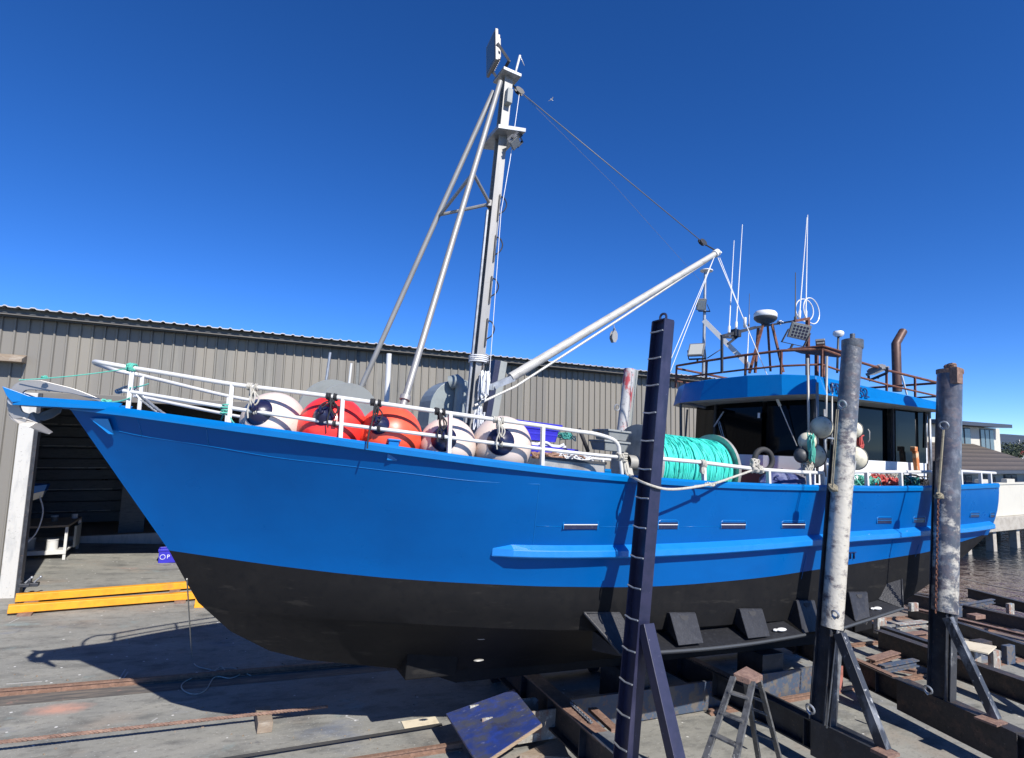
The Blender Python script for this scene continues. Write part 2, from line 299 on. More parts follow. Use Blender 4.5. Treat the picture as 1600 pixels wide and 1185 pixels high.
def tiles(N, K, coord, col, bs):
    wv = N.new('ShaderNodeTexWave'); wv.bands_direction = 'Z'; wv.wave_profile = 'SAW'; wv.inputs['Scale'].default_value = 1.1; K.new(coord(), wv.inputs[0])
    mx = N.new('ShaderNodeMix'); mx.data_type = 'RGBA'; K.new(wv.outputs[1], mx.inputs[0]); mx.inputs[6].default_value = (.045, .038, .032, 1); K.new(col, mx.inputs[7])
    return mx.outputs[2]
M['tile'] = mat('brown_roof_tiles', (.13, .105, .085), .7, layers=[(3, (.17, .14, .11), .5, .7)], extra=tiles)
M['render'] = mat('cream_rendered_wall', (.6, .58, .5), .7, layers=[(1.5, (.52, .5, .43), .5, .75, (1, 1, .4))], bump=(12, .05, .01))
M['conc'] = mat('pale_concrete', (.45, .42, .36), .8, layers=[(3, (.32, .29, .24), .45, .7), (10, (.2, .17, .13), .6, .75)], bump=(12, .3, .02))
M['slate'] = mat('slate_fascia', (.055, .065, .085), .5)
M['winhouse'] = mat('house_window_glass', (.10, .14, .16), .12, spec=.6)
M['plaintext'] = mat('navy_lettering', (.006, .02, .09), .5)
M['whitetext'] = mat('white_print', (.8, .8, .82), .5)
M['skin_white'] = mat('gull_feathers', (.8, .8, .8), .7)
# ground
def groundx(N, K, coord, col, bs):
    def lay(col, scale, c, lo, hi, st=(1, 1, 1), loc=(0, 0, 0), det=8, rough=.6):
        nz = N.new('ShaderNodeTexNoise'); nz.inputs['Scale'].default_value = scale; nz.inputs['Detail'].default_value = det; nz.inputs['Roughness'].default_value = rough; K.new(coord(st, loc=loc), nz.inputs[0])
        mr = N.new('ShaderNodeMapRange'); mr.inputs[1].default_value = lo; mr.inputs[2].default_value = hi; K.new(nz.outputs[0], mr.inputs[0])
        mx = N.new('ShaderNodeMix'); mx.data_type = 'RGBA'; K.new(mr.outputs[0], mx.inputs[0]); K.new(col, mx.inputs[6]); mx.inputs[7].default_value = (*c, 1); return mx.outputs[2]
    col = lay(col, 1.0, (.27, .265, .235), .42, .66, (.55, 1.2, 1))
    col = lay(col, .8, (.25, .22, .185), .55, .7, (.7, 1.1, 1), (8, 33, 0))
    col = lay(col, 2.2, (.085, .088, .085), .50, .74, (.6, 1.2, 1), (3, 4, 0))
    col = lay(col, .45, (.10, .13, .20), .60, .74, (.8, 1.5, 1), (11, 2, 0))
    col = lay(col, .7, (.38, .24, .2), .66, .78, (.7, 1.4, 1), (5, 17, 0))
    col = lay(col, .9, (.2, .27, .27), .63, .74, (1, 1.2, 1), (25, 9, 0))
    col = lay(col, 6, (.11, .11, .11), .62, .74, (.8, 1.2, 1), (1, 7, 0))
    col = lay(col, 28, (.40, .40, .38), .6, .72, (1, 1, 1), (1, 3, 0))
    col = lay(col, 9, (.11, .105, .095), .52, .72, (.7, 1.3, 1), (13, 3, 0), 12, .75)
    g = N.new('ShaderNodeTexGradient'); g.gradient_type = 'SPHERICAL'; q_ = S(95, 1108, w=0); mp = N.new('ShaderNodeMapping'); mp.inputs['Location'].default_value = (-q_.x/.55, -q_.y/.3, 0); mp.inputs['Scale'].default_value = (1/.55, 1/.3, 1); tcn = N.new('ShaderNodeTexCoord'); K.new(tcn.outputs['Object'], mp.inputs[0]); K.new(mp.outputs[0], g.inputs[0])
    nn_ = N.new('ShaderNodeTexNoise'); nn_.inputs['Scale'].default_value = 7; nn_.inputs['Detail'].default_value = 8; K.new(coord(), nn_.inputs[0]); mu = N.new('ShaderNodeMath'); mu.operation = 'MULTIPLY'; K.new(g.outputs[1], mu.inputs[0]); K.new(nn_.outputs[0], mu.inputs[1]); m4 = N.new('ShaderNodeMapRange'); m4.inputs[1].default_value = .1; m4.inputs[2].default_value = .45; K.new(mu.outputs[0], m4.inputs[0])
    mx = N.new('ShaderNodeMix'); mx.data_type = 'RGBA'; K.new(m4.outputs[0], mx.inputs[0]); K.new(col, mx.inputs[6]); mx.inputs[7].default_value = (.44, .25, .19, 1); col = mx.outputs[2]
    vo = N.new('ShaderNodeTexVoronoi'); vo.inputs['Scale'].default_value = 3.5; vo.inputs['Randomness'].default_value = 1; K.new(coord(), vo.inputs[0])
    mr = N.new('ShaderNodeMapRange'); mr.inputs[1].default_value = .075; mr.inputs[2].default_value = .06; K.new(vo.outputs[0], mr.inputs[0])
    mx = N.new('ShaderNodeMix'); mx.data_type = 'RGBA'; K.new(mr.outputs[0], mx.inputs[0]); K.new(col, mx.inputs[6]); mx.inputs[7].default_value = (.55, .55, .53, 1); col = mx.outputs[2]
    # wet dark mud towards the water
    sx = N.new('ShaderNodeSeparateXYZ'); K.new(coord(), sx.inputs[0])
    m3 = N.new('ShaderNodeMapRange'); m3.inputs[1].default_value = 19; m3.inputs[2].default_value = 24; K.new(sx.outputs[0], m3.inputs[0])
    mx = N.new('ShaderNodeMix'); mx.data_type = 'RGBA'; K.new(m3.outputs[0], mx.inputs[0]); K.new(col, mx.inputs[6]); mx.inputs[7].default_value = (.12, .075, .06, 1); col = mx.outputs[2]
    return lay(col, 1.7, (.11, .10, .095), .505, .515, (.25, 1.3, 1), (40, 3, 0), 2, .4) if False else col
M['ground'] = mat('stained_slipway_concrete', (.21, .21, .192), .8, bump=[(3, .3, .03), (40, .35, .006)], extra=groundx)
def shore(N, K, coord, col, bs):
    sx = N.new('ShaderNodeSeparateXYZ'); K.new(coord(), sx.inputs[0]); mr = N.new('ShaderNodeMapRange'); mr.inputs[1].default_value = 30; mr.inputs[2].default_value = 38; K.new(sx.outputs[0], mr.inputs[0])
    mx = N.new('ShaderNodeMix'); mx.data_type = 'RGBA'; K.new(mr.outputs[0], mx.inputs[0]); mx.inputs[6].default_value = (.075, .038, .028, 1); K.new(col, mx.inputs[7]); return mx.outputs[2]
M['water'] = mat('harbour_water', (.008, .016, .028), .06, bump=[(1.6, .5, .25), (6, .4, .06)], extra=shore)
M['hill'] = mat('far_forested_hill', (.035, .055, .085), .9, layers=[(.004, (.05, .07, .095), .45, .65)])
M['leaf'] = mat('dark_foliage', (.04, .06, .03), .8, layers=[(2, (.07, .09, .045), .5, .7)])
# ================= SETTING =================
mb = MB(); rows = []
us = [-30+i*3 for i in range(38)]+[100, 140]
for u in us: rows.append([V3((u, v, 0)) for v in (-30, -10, 0, 5, 10, 15, 20, 30, 45)])
mb.grid(rows, False); prop(build(mb, 'ground', M['ground'], None, (0, 0, 0), True, weld=False), kind='structure')
mb = MB(); mb.grid([[V3((x, y, -1.62)) for y in (-3000, -300, 0, 60, 400, 5000)] for x in (20, 60, 200, 1000, 6000)], False)
prop(build(mb, 'water', M['water'], None, (0, 0, 0), False, weld=False), kind='structure')
mb = MB(); rows = []
for i in range(61):
    x = 900+i*60; row = []
    for j in range(13):
        y = 300+j*110; e = math.sin(math.pi*j/12)
        h = -6+e*(62+26*mnoise.noise((x*.0013, y*.002, 1.3))+14*mnoise.noise((x*.006, y*.006, 4))+7*mnoise.noise((x*.02, y*.02, 2)))
        row.append(V3((x, y, h)))
    rows.append(row)
mb.grid(rows); prop(build(mb, 'hills', M['hill'], None, (0, 0, 0), False, weld=False), kind='structure')

# ================= SHED =================
YW = 17.2; ZT = 6.74; X0, X1 = -16.0, 24.0; DX0, DX1, ZL = -3.9, 3.6, 4.97
shed = thing('shed', 'long grey metal clad workshop shed with an open doorway, behind the blue boat', 'shed', (0, YW, 0), slope=False)
RIB = .25
def cladding(xa, xb, za, zb, y=YW):
    mb = MB(); n = int(round((xb-xa)/RIB)); pts = []
    for i in range(n):
        x = xa+i*RIB
        pts += [(x, y), (x+RIB-.066, y), (x+RIB-.052, y-.042), (x+RIB-.022, y-.042)]
    pts.append((xa+n*RIB, y))
    mb.grid([[V3((p[0], p[1], za(p[0]) if callable(za) else za)) for p in pts], [V3((p[0], p[1], zb)) for p in pts]], False)
    return mb
gz = lambda x: -.071*x-.02
def wallset(a, b, za): build(cladding(a, b, za, ZT), 'wall', M['shed'], shed, weld=False)
wallset(-16.15, DX0, gz); wallset(DX0, DX1+.1, ZL); wallset(DX1+.1, X1, gz)
mb = MB(); mb.box(((X0+X1)/2, YW+.09, (ZT+5)/2+.2), (X1-X0, .1, ZT-5.2)); build(mb, 'wall_lining', M['inside'], shed)
mb = MB(); mb.bx((DX1+.1, YW+.04, -2), (X1, YW+.16, 5.0)); mb.bx((X0, YW+.04, -.4), (DX0-.35, YW+.16, 5.0)); build(mb, 'wall_lining', M['inside'], shed)
# gutter with an open profile, fascia, roof with corrugated lip
yo = YW-.40
mb = MB(); gp = [(0, 0), (.0, -.02), (-.11, -.02), (-.135, 0.0), (-.135, .12), (-.15, .13), (-.15, .145), (-.125, .145), (-.12, .02), (0, .0)]
mb.sec((X0, yo, ZT+.03), (X1+.2, yo, ZT+.03), [(-a, b) for a, b in [(p[0], p[1]) for p in gp]]); build(mb, 'gutter', M['shedtrim'], shed)
mb = MB(); mb.bx((X0, yo-.003, ZT+.04), (X1+.2, YW+.05, ZT+.062)); mb.bx((X0, yo+.14, ZT-.02), (X1+.2, yo+.165, ZT+.035)); build(mb, 'eave_soffit', M['dkgrey'], shed)
mb = MB(); rows = [[], []]; n = int((X1-X0)/.035)
for i in range(n+1):
    x = X0+i*.035; t = (x/.26) % 1; h = .03 if .36 < t < .64 else 0
    for j, (y, z) in enumerate(((yo-.13, ZT+.175), (YW+16, ZT+1.35))): rows[j].append(V3((x, y, z+h)))
mb.grid(rows, False); mb.grid([[p+V3((0, 0, -.022)) for p in r_] for r_ in rows], False); mb.grid([rows[0], [p+V3((0, 0, -.022)) for p in rows[0]]], False); build(mb, 'roof', M['roof'], shed, weld=False)
mb = MB(); mb.bx((X0-.1, YW-.02, -1.8), (X0, YW+16, ZT+.1)); mb.bx((X1-.1, YW, -1.8), (X1, YW+16, ZT+.3)); mb.bx((X0, YW+15, -1.8), (X1, YW+15.2, ZT+1.2)); build(mb, 'end_wall', M['inside'], shed)
# door frame: white post, lintel, track cover
mb = MB(); mb.bx((-4.12, YW-.17, gz(-4)), (-3.83, YW+.0, ZL+.0)); build(mb, 'door_post', M['postwhite'], shed, bev=.012)
mb = MB(); mb.bx((-3.828, YW-.12, gz(-4)), (-3.76, YW+.12, ZL)); build(mb, 'door_jamb', M['darksteel'], shed)
mb = MB(); mb.bx((DX0-.1, YW-.06, ZL-.12), (DX1+.1, YW+.1, ZL+.04)); build(mb, 'lintel', M['shedtrim'], shed, bev=.01)
mb = MB(); a = at(36, 564, Y=YW-.3); mb.slab([(X0, YW-.40, a.z-.04), (X0, YW-.40, a.z+.04), (X0, YW-.035, a.z+.16), (X0, YW-.035, a.z-.04)], (a.x-X0, 0, 0)); build(mb, 'door_track_cover', M['wood'], shed, bev=.005)
# interior: floor slab, back wall with boards, partition, posts, ceiling
mb = MB(); mb.bx((X0, YW+7.4, .0), (X1, YW+15, .35)); build(mb, 'floor_step', M['wood'], shed)
mb = MB(); mb.bx((-5.5, YW+7.2, .0), (1, YW+7.38, .5)); build(mb, 'lit_floor_strip', M['postwhite'], shed)  # white bar added to paint the sunlit strip across the floor
mb = MB()
for k in range(14): mb.bx((-9, YW+10.9+(k % 2)*.004, .5+k*.42), (-3.1, YW+11, .88+k*.42))
build(mb, 'plank_partition', M['inside'], shed, bev=.01)
mb = MB()
for k in range(6): mb.bx((-9, YW+10.86, .93+k*.85), (-3.6, YW+10.9, .96+k*.85))
build(mb, 'shelf_edge', M['pale_wall'], shed)
mb = MB(); mb.bx((-3.0, YW+8.6, .3), (-2.2, YW+9.0, 6)); build(mb, 'inner_pier', M['inside'], shed)
mb = MB(); mb.bx((-1.6, YW+13.5, .3), (2.5, YW+13.6, 3.6)); build(mb, 'inner_panel', M['pale_wall'], shed)
# hoses on the inner panel
for i, (px, py, r_) in enumerate(((182, 752, .5), (166, 735, .3))):
    mb = MB(); p = at(px, py, Y=YW+13.3)
    for q in range(3): mb.ring(p+V3((random.uniform(-.06, .06), .05*q, random.uniform(-.06, .06))), (0, 1, .05), r_*(1-.12*q), .035)
    one(mb, 'hose_coil', M['rope_black'], ['large black hose coil hanging on the pale panel deep inside the shed', 'small black hose coil hanging left of the large one inside the shed'][i], 'hose', p, slope=False)
for i, px in enumerate((163, 192)):
    p = at(px, 800, Y=YW+12.5); mb = MB(); mb.lathe((p.x, p.y, .35), (0, 0, 1), [(.17, 0), (.18, .05), (.18, 1.15), (.12, 1.32), (.05, 1.38), (.05, 1.5), (0, 1.5)], 16)
    one(mb, 'gas_cylinder', M['vent'], ['grey gas cylinder standing near the dark pier inside the shed', 'grey gas cylinder standing in front of the pale panel inside the shed'][i], 'gas cylinder', (p.x, p.y, .35), slope=False)
# workbench
wb = thing('workbench', 'cluttered timber and white steel workbench just inside the shed doorway', 'workbench', (-4.6, 22.4, .3), slope=False)
bx0, bx1, by0, by1 = -6.4, -3.75, 21.5, 23.4
mb = MB(); mb.bx((bx0, by0, 1.22), (bx1, by1, 1.28)); build(mb, 'tabletop', M['wood'], wb, bev=.006)
mb = MB(); mb.bx((bx0, by0, .5), (bx1, by1, .54)); mb.bx((bx0, by0-.02, .44), (bx1, by0, .56)); build(mb, 'shelf', M['white'], wb)
for x, y in ((bx1-.04, by0+.04), (bx1-.04, by1-.04), (bx0+.04, by0+.04), (bx0+.04, by1-.04)):
    mb = MB(); mb.bx((x-.035, y-.035, .2), (x+.035, y+.035, 1.22)); build(mb, 'leg', M['white'], wb)
def can(x, y, z, r_, h, m, label, nm='paint_can'):
    c = thing(nm, label, 'paint can', (x, y, z), 'paint cans on the workbench', False)
    mb = MB(); mb.lathe((x, y, z), (0, 0, 1), [(0, 0), (r_, 0), (r_, h), (r_*.97, h)], 20); build(mb, 'body', m, c)
    mb = MB(); mb.lathe((x, y, z+h), (0, 0, 1), [(r_*1.06, -.02), (r_*1.06, .012), (r_*.9, .012), (r_*.88, 0), (0, 0)], 20); build(mb, 'lid', M['white'], c)
can(-4.15, 21.75, .54, .15, .3, M['white'], 'white tin of paint on the low shelf of the workbench')
can(-4.75, 21.9, .54, .17, .34, M['grey'], 'grey tin left of the white paint tin on the workbench shelf')
can(-4.3, 22.5, 1.28, .09, .16, M['wood'], 'small brown tin standing on top of the workbench')
can(-3.9, 23.1, 1.28, .08, .12, M['white'], 'small white tin at the far corner of the workbench top')
mb = MB(); mb.bx((-3.72, 22.2, .5), (-3.66, 22.9, 1.15)); one(mb, 'metal_sheet', M['grey'], 'small grey metal sheet leaning on the end of the workbench', 'metal sheet', (-3.7, 22.5, .5), slope=False, bev=.004)
# dinghy nose inside doorway
p = at(55, 782, Y=20.2)
dg = thing('dinghy', 'pale blue and white dinghy bow poking out behind the white door post', 'dinghy', p-V3((1.2, 0, .3)), slope=False)
def dhull(z0, z1, f0, f1):
    rows = []
    for i in range(9):
        s_ = i/8; x = p.x+.26-2.6*s_; b = .8*(1-(1-min(1, s_*2.2))**2)+.16
        z = p.z+.34+.1*(1-s_)**2; bot = z-.85+.5*(1-s_)**2
        za = z+(bot-z)*z0; zb = z+(bot-z)*z1
        rows.append([V3((x-.1*z0, p.y-b*f0, za)), V3((x-.1*z1, p.y-b*f1, zb)), V3((x-.1*z1, p.y+b*f1, zb)), V3((x-.1*z0, p.y+b*f0, za))])
    m_ = MB(); m_.grid(rows); return m_
build(dhull(0, .5, 1, .92), 'topsides', M['blue_lt'], dg); build(dhull(.5, 1, .94, .3), 'bottom', M['white'], dg)
mb = MB(); q0 = at(62, 775, Y=20); q1 = at(67, 800, Y=20); q2 = at(58, 830, Y=20); q3 = at(41, 850, Y=20)
mb.tube(bez([q0, q1, q2, q3], 8), .018); one(mb, 'white_hose', M['line'], 'thin white hose drooping from the dinghy bow beside the workbench', 'hose', q3, slope=False)
# blue crate with white print
cp = Wd(*S(258, 880, w=0)); cp.x -= .0
cr_ = thing('crate', 'blue plastic crate with white print on the ground in front of the open doorway', 'crate', cp, slope=False)
def crate_mb(c, sx, sy, h, t=.02):
    mb = MB(); x, y, z = c
    mb.bx((x-sx/2, y-sy/2, z), (x+sx/2, y+sy/2, z+t))
    for a, b in (((x-sx/2, y-sy/2), (x+sx/2, y-sy/2+t)), ((x-sx/2, y+sy/2-t), (x+sx/2, y+sy/2)), ((x-sx/2, y-sy/2+t), (x-sx/2+t, y+sy/2-t)), ((x+sx/2-t, y-sy/2+t), (x+sx/2, y+sy/2-t))): mb.bx((*a, z+t), (*b, z+h))
    mb.bx((x-sx/2-.02, y-sy/2-.02, z+h-.06), (x+sx/2+.02, y-sy/2, z+h+.004)); mb.bx((x-sx/2-.02, y+sy/2, z+h-.06), (x+sx/2+.02, y+sy/2+.02, z+h+.004)); mb.bx((x-sx/2-.02, y-sy/2, z+h-.06), (x-sx/2, y+sy/2, z+h+.004)); mb.bx((x+sx/2, y-sy/2, z+h-.06), (x+sx/2+.02, y+sy/2, z+h+.004))
    return mb
build(crate_mb((cp.x+.12, cp.y+.2, cp.z), .62, .42, .42), 'shell', M['bin'], cr_, bev=.006)
def text(s, size, m, name, parent, mw, ext=.002):
    cu_ = bpy.data.curves.new(name, 'FONT'); cu_.body = s; cu_.size = size; cu_.extrude = ext; cu_.materials.append(m); cu_.align_x = 'LEFT'
    t0 = bpy.data.objects.new('tmp', cu_); C.objects.link(t0); bpy.context.view_layer.update()
    me = bpy.data.meshes.new_from_object(t0.evaluated_get(bpy.context.evaluated_depsgraph_get())); bpy.data.objects.remove(t0)
    me.transform(mw); o = bpy.data.objects.new(name, me); C.objects.link(o)
    me.transform(Matrix.Translation(-ROOT[parent.name])); o.parent = parent; ROOT[o.name] = ROOT[parent.name]; return o
def face_m(org, xdir, ydir):
    x = V3(xdir).normalized(); z = x.cross(V3(ydir)).normalized(); y = z.cross(x); o = V3(org)
    return Matrix(((x.x, y.x, z.x, o.x), (x.y, y.y, z.y, o.y), (x.z, y.z, z.z, o.z), (0, 0, 0, 1)))
mb = MB(); mb.ring((cp.x-.08, cp.y-.016, cp.z+.19), (0, 1, 0), .07, .008, 20, 4); build(mb, 'printed_ring', M['whitetext'], cr_)
text('P', .16, M['whitetext'], 'printed_letter', cr_, face_m((cp.x+.03, cp.y-.014, cp.z+.14), (1, 0, 0), (0, 0, 1)))

# ================= WHARF HOUSE AND PIER =================
def A(px, py, **k): return at(px, py, **k)
YQ = 17.0
zt, zb_, zd = A(1580, 757, Y=YQ).z, A(1580, 806, Y=YQ).z, A(1580, 827, Y=YQ).z
xl = A(1546, 810, Y=YQ).x
pier = thing('pier', 'cream walled concrete pier on piles at the water, right of the stern', 'pier', (xl+8, YQ+4, -1.6), slope=False)
mb = MB(); mb.bx((xl-14, YQ+.02, zb_), (xl+40, YQ+.25, zt)); build(mb, 'parapet_wall', M['render'], pier, bev=.02)
mb = MB(); mb.bx((xl-14, YQ-.03, zt), (xl+40, YQ+.3, zt+.1))
for k in range(9): mb.bx((xl-4+k*3.2, YQ-.02, zt+.1), (xl-3.0+k*3.2, YQ+.28, zt+.32))
build(mb, 'coping', M['render'], pier)
mb = MB(); mb.bx((xl-14, YQ-.25, zd), (xl+40, YQ+14, zb_-.004)); build(mb, 'deck_slab', M['conc'], pier, bev=.02)
for k in range(12):
    for r_ in range(3):
        x, y = A(1553, 840, Y=YQ).x-11.6+k*2.9, YQ+.15+r_*4.5
        mb = MB(); mb.bx((x-.2, y-.2, -5), (x+.2, y+.2, zd)); build(mb, 'pile', M['conc'], pier, bev=.02)
# house
YE = 19.0
ze = A(1545, 735, Y=YE).z
house = thing('house', 'cream waterfront house with brown tiled hip roof behind the pier wall', 'house', (52, 25, zb_), slope=False)
xa = 35.0; xb_ = A(1655, 736, Y=YE).x; rg_ = A(1492, 685, Y=26.5)
mb = MB(); mb.bx((xa+1, YE+.9, zb_), (xb_-1, 33, ze+.05)); build(mb, 'wall', M['render'], house)
mb = MB(); ys, yb = YE, 34.0; rz = rg_.z; ym = 26.5
P_ = [(xa, ys, ze), (xb_, ys, ze), (xb_, yb, ze), (xa, yb, ze), (xa+7.5, ym, rz), (rg_.x, ym, rz)]
mb.add(P_, [(0, 1, 5, 4), (1, 2, 5), (2, 3, 4, 5), (3, 0, 4)]); build(mb, 'roof', M['tile'], house)
mb = MB(); mb.bx((xa-.05, ys-.1, ze-.24), (xb_+.05, ys-.003, ze-.01)); mb.bx((xa-.05, ys-.002, ze-.14), (xb_, yb, ze-.02)); build(mb, 'fascia', M['slate'], house)
for k in range(9):
    x = xa+2.3+k*3.2; mb = MB(); mb.bx((x, YE+.84, zb_+.9), (x+1.9, YE+.9, ze-.35)); f = build(mb, 'window', M['slate'], house)
    mb = MB(); mb.bx((x+.08, YE+.81, zb_+.98), (x+.9, YE+.838, ze-.43)); mb.bx((x+1.0, YE+.81, zb_+.98), (x+1.82, YE+.838, ze-.43)); build(mb, 'pane', M['winhouse'], f)
# upper storey
YU = 25.0
ux0, ux1 = A(1446, 690, Y=YU).x, A(1563, 690, Y=YU).x; uzb = ze-.5; uzt = A(1530, 668, Y=YU).z
mb = MB(); mb.bx((ux0, YU, uzb), (ux1, YU+6, uzt)); build(mb, 'upper_wall', M['render'], house)
mb = MB(); ue_ = A(1582, 670, Y=YU-1.2).x; mb.slab([(ux0-.6, YU-1.2, uzt+.02), (ue_, YU-1.2, uzt+.02), (ue_, YU+7, uzt+.25), (ux0-.6, YU+7, uzt+.25)], (0, 0, .3)); build(mb, 'flat_roof', M['slate'], house)
for k, (pa, pb) in enumerate(((1501, 1505), (1506, 1516), (1531, 1552))):
    x_, y_ = A(pa, 690, Y=YU).x, A(pb, 690, Y=YU).x
    mb = MB(); mb.bx((x_, YU-.05, uzb+.9), (y_, YU-.002, uzt-.12)); f = build(mb, 'window', M['slate'], house)
    n_ = 1 if k < 2 else 3; wd = (y_-x_)/n_
    mb = MB()
    for j in range(n_): mb.bx((x_+j*wd+.08, YU-.08, uzb+1.0), (x_+(j+1)*wd-.08, YU-.052, uzt-.2))
    build(mb, 'pane', M['winhouse'], f)
# far shore things
for i, (px, py, r_, Y) in enumerate(((1574, 702, 2.6, 70), (1590, 706, 3.0, 66), (1602, 700, 3.2, 74), (1566, 712, 1.8, 64), (1584, 716, 2.2, 60))):
    p = A(px, py, Y=Y); tr = thing('shore_tree', ['dark bushy tree at the house roof end', 'dark rounded tree beyond the end of the tiled roof', 'tall dark tree at the right picture edge', 'low dark shrub touching the end of the hip roof', 'low wide shrub below the far shore trees'][i], 'tree', (p.x, p.y, -1.6), 'trees on the far shore', False)
    mb = MB(); mb.tube([(p.x, p.y, -3), (p.x+.1, p.y, p.z-r_*.3)], [.3, .12], 7); build(mb, 'trunk', M['wood'], tr)
    mb = MB(); rg = random.Random(i+5)
    for q in range(520):
        d = V3((rg.gauss(0, 1), rg.gauss(0, 1), rg.gauss(0, 1))).normalized()*r_*rg.uniform(.45, 1.0)*(1+.25*mnoise.noise((q*.13, i, 2)))
        c = p+V3((d.x, d.y, d.z*.75)); n_ = V3((rg.gauss(0, 1), rg.gauss(0, 1), rg.gauss(0, 1))).normalized(); a = n_.orthogonal().normalized(); b = n_.cross(a); s_ = rg.uniform(.14, .3)
        mb.add([c-a*s_, c+b*s_*.6, c+a*s_, c-b*s_*.6], [(0, 1, 2, 3)])
    build(mb, 'crown', M['leaf'], tr, weld=False)
p = A(1594, 706, Y=90)
fb = thing('distant_boat', 'small red and white boat with a mast far across the water, at the right edge', 'boat', p-V3((0, 0, 1.5)), slope=False)
mb = MB(); mb.slab([(p.x-4, p.y-1.2, p.z-1.2), (p.x+4.5, p.y-1.2, p.z-1.0), (p.x+3.6, p.y-1, p.z-2.4), (p.x-3.6, p.y-1, p.z-2.4)], (0, 2.2, 0)); build(mb, 'hull', M['white'], fb)
mb = MB(); mb.bx((p.x-2.2, p.y-.9, p.z-1.15), (p.x+1.6, p.y+.7, p.z+.5)); build(mb, 'cabin', M['redprim'], fb, bev=.05)
mb = MB(); mb.bx((p.x-2.4, p.y-1, p.z+.5), (p.x+1.8, p.y+.8, p.z+.65)); build(mb, 'cabin_roof', M['white'], fb)
mb = MB(); mb.tube([(p.x, p.y, p.z+.6), (p.x, p.y, p.z+4)], .12); mb.tube([(p.x-1.2, p.y, p.z+2.6), (p.x+1.2, p.y, p.z+2.6)], .08); build(mb, 'mast', M['white'], fb)
# gull
p = A(862, 156, Y=26); gl = thing('gull', 'tiny white gull flying in the blue sky right of the mast', 'bird', p, slope=False)
mb = MB(); mb.lathe(p-V3((.2, 0, -.05)), (.95, 0, -.3), [(0, 0), (.04, .06), (.07, .18), (.055, .3), (.035, .36), (.04, .4), (.0, .46)], 10)
mb.slab([p+V3((-.05, 0, .02)), p+V3((.1, 0, .0)), p+V3((.05, -.3, .1)), p+V3((-.18, -.55, .02)), p+V3((-.1, -.3, .1))], (0, 0, .012)); mb.slab([p+V3((-.05, 0, .02)), p+V3((.1, 0, .0)), p+V3((.05, .3, .1)), p+V3((-.18, .55, .02)), p+V3((-.1, .3, .1))], (0, 0, .012))
mb.v = [p+(q_-p)*.45 for q_ in mb.v]; build(mb, 'body', M['skin_white'], gl)
# ================= THE BOAT (slipway coordinates) =================
VC = 8.1; UE = 14.72
def lin(x, T):
    if x <= T[0][0]: return T[0][1]
    for (a, b), (c, d) in zip(T, T[1:]):
        if x <= c: return b+(d-b)*(x-a)/(c-a)
    return T[-1][1]
def bd(u):
    s = min(max((u+1.85)/6.2, 0), 1); return .06+2.1*(1-(1-s)**2.4)-.12*max(0, (u-10)/5)**2
SH = [(-1.85, 4.28), (-1.2, 4.26), (-.6, 4.225), (0, 4.19), (.6, 4.16), (1.2, 4.125), (1.8, 4.092), (2.4, 4.062), (3, 4.038), (3.6, 4.018), (4.2, 4.007), (4.8, 4.003), (5.4, 4.006), (6, 4.015), (6.6, 4.03), (7.2, 4.048), (7.8, 4.07), (8.4, 4.095), (9, 4.125), (9.6, 4.15), (10.2, 4.18), (10.8, 4.215), (11.4, 4.25), (12, 4.285), (12.6, 4.33), (13.2, 4.375), (13.8, 4.42), (14.4, 4.465), (15, 4.51)]
WL = [(-0.6, 2.664), (0.0, 2.626), (0.6, 2.589), (1.2, 2.559), (1.8, 2.539), (2.4, 2.532), (3.6, 2.532), (4.2, 2.541), (4.8, 2.547), (5.4, 2.562), (6.0, 2.578), (6.6, 2.603), (7.2, 2.633), (7.8, 2.672), (8.4, 2.724), (9.0, 2.776), (9.6, 2.828), (10.2, 2.881), (10.8, 2.934), (11.4, 2.985), (12.0, 3.035), (12.6, 3.122), (13.2, 3.215), (13.8, 3.307), (14.4, 3.397)]
ws = lambda u: lin(u, SH); wwl = lambda u: lin(u, WL)
def aft(u): return min(max((u-10.6)/4.0, 0), 1)**1.25
def mk(w0, wm, run): return lambda u: (lambda k: w0+(wm-w0)*(1-(1-k)**2))(min(max((u-run[0])/run[1], 0), 1))
# (u start, u end, half breadth max, exponent, run, w(u), aft end w)
LV = [(-1.85, UE, None, 0, 0, ws, None),
      (-.60, 14.62, 1.93, 1.65, 6.2, wwl, None),
      (-.40, 14.5, 1.9, 1.7, 6.0, mk(2.35, 2.27, (-.4, 4)), 3.36),
      (-.20, 14.45, 1.84, 1.6, 6.0, mk(2.05, 1.96, (-.2, 4)), 3.3),
      (.21, 14.4, 1.38, 1.5, 5.8, mk(1.69, 1.71, (.2, 4)), 3.24),
      (.69, 14.35, .92, 1.4, 5.6, mk(1.43, 1.46, (.7, 4)), 3.2),
      (1.18, 14.3, .46, 1.3, 5.0, mk(1.28, 1.22, (1.2, 3)), 3.16),
      (2.6, 14.25, .14, 1.2, 2.0, mk(1.04, .98, (2.6, 2)), 3.12)]
def lvl(k, s):
    us_, ue, bm, n, ln, wf, we = LV[k]; g = s**1.35; u = us_+(ue-us_)*g
    if k == 0: return u, bd(u), ws(u)
    q = min(max((u-us_)/ln, 0), 1); b = .04+bm*(1-(1-q)**n)-.12*max(0, (u-10)/5)**2*(bm/1.9); w_ = wf(u)
    if we is not None: a = aft(u); w_ = w_*(1-a)+we*a
    return u, max(b, .03), w_
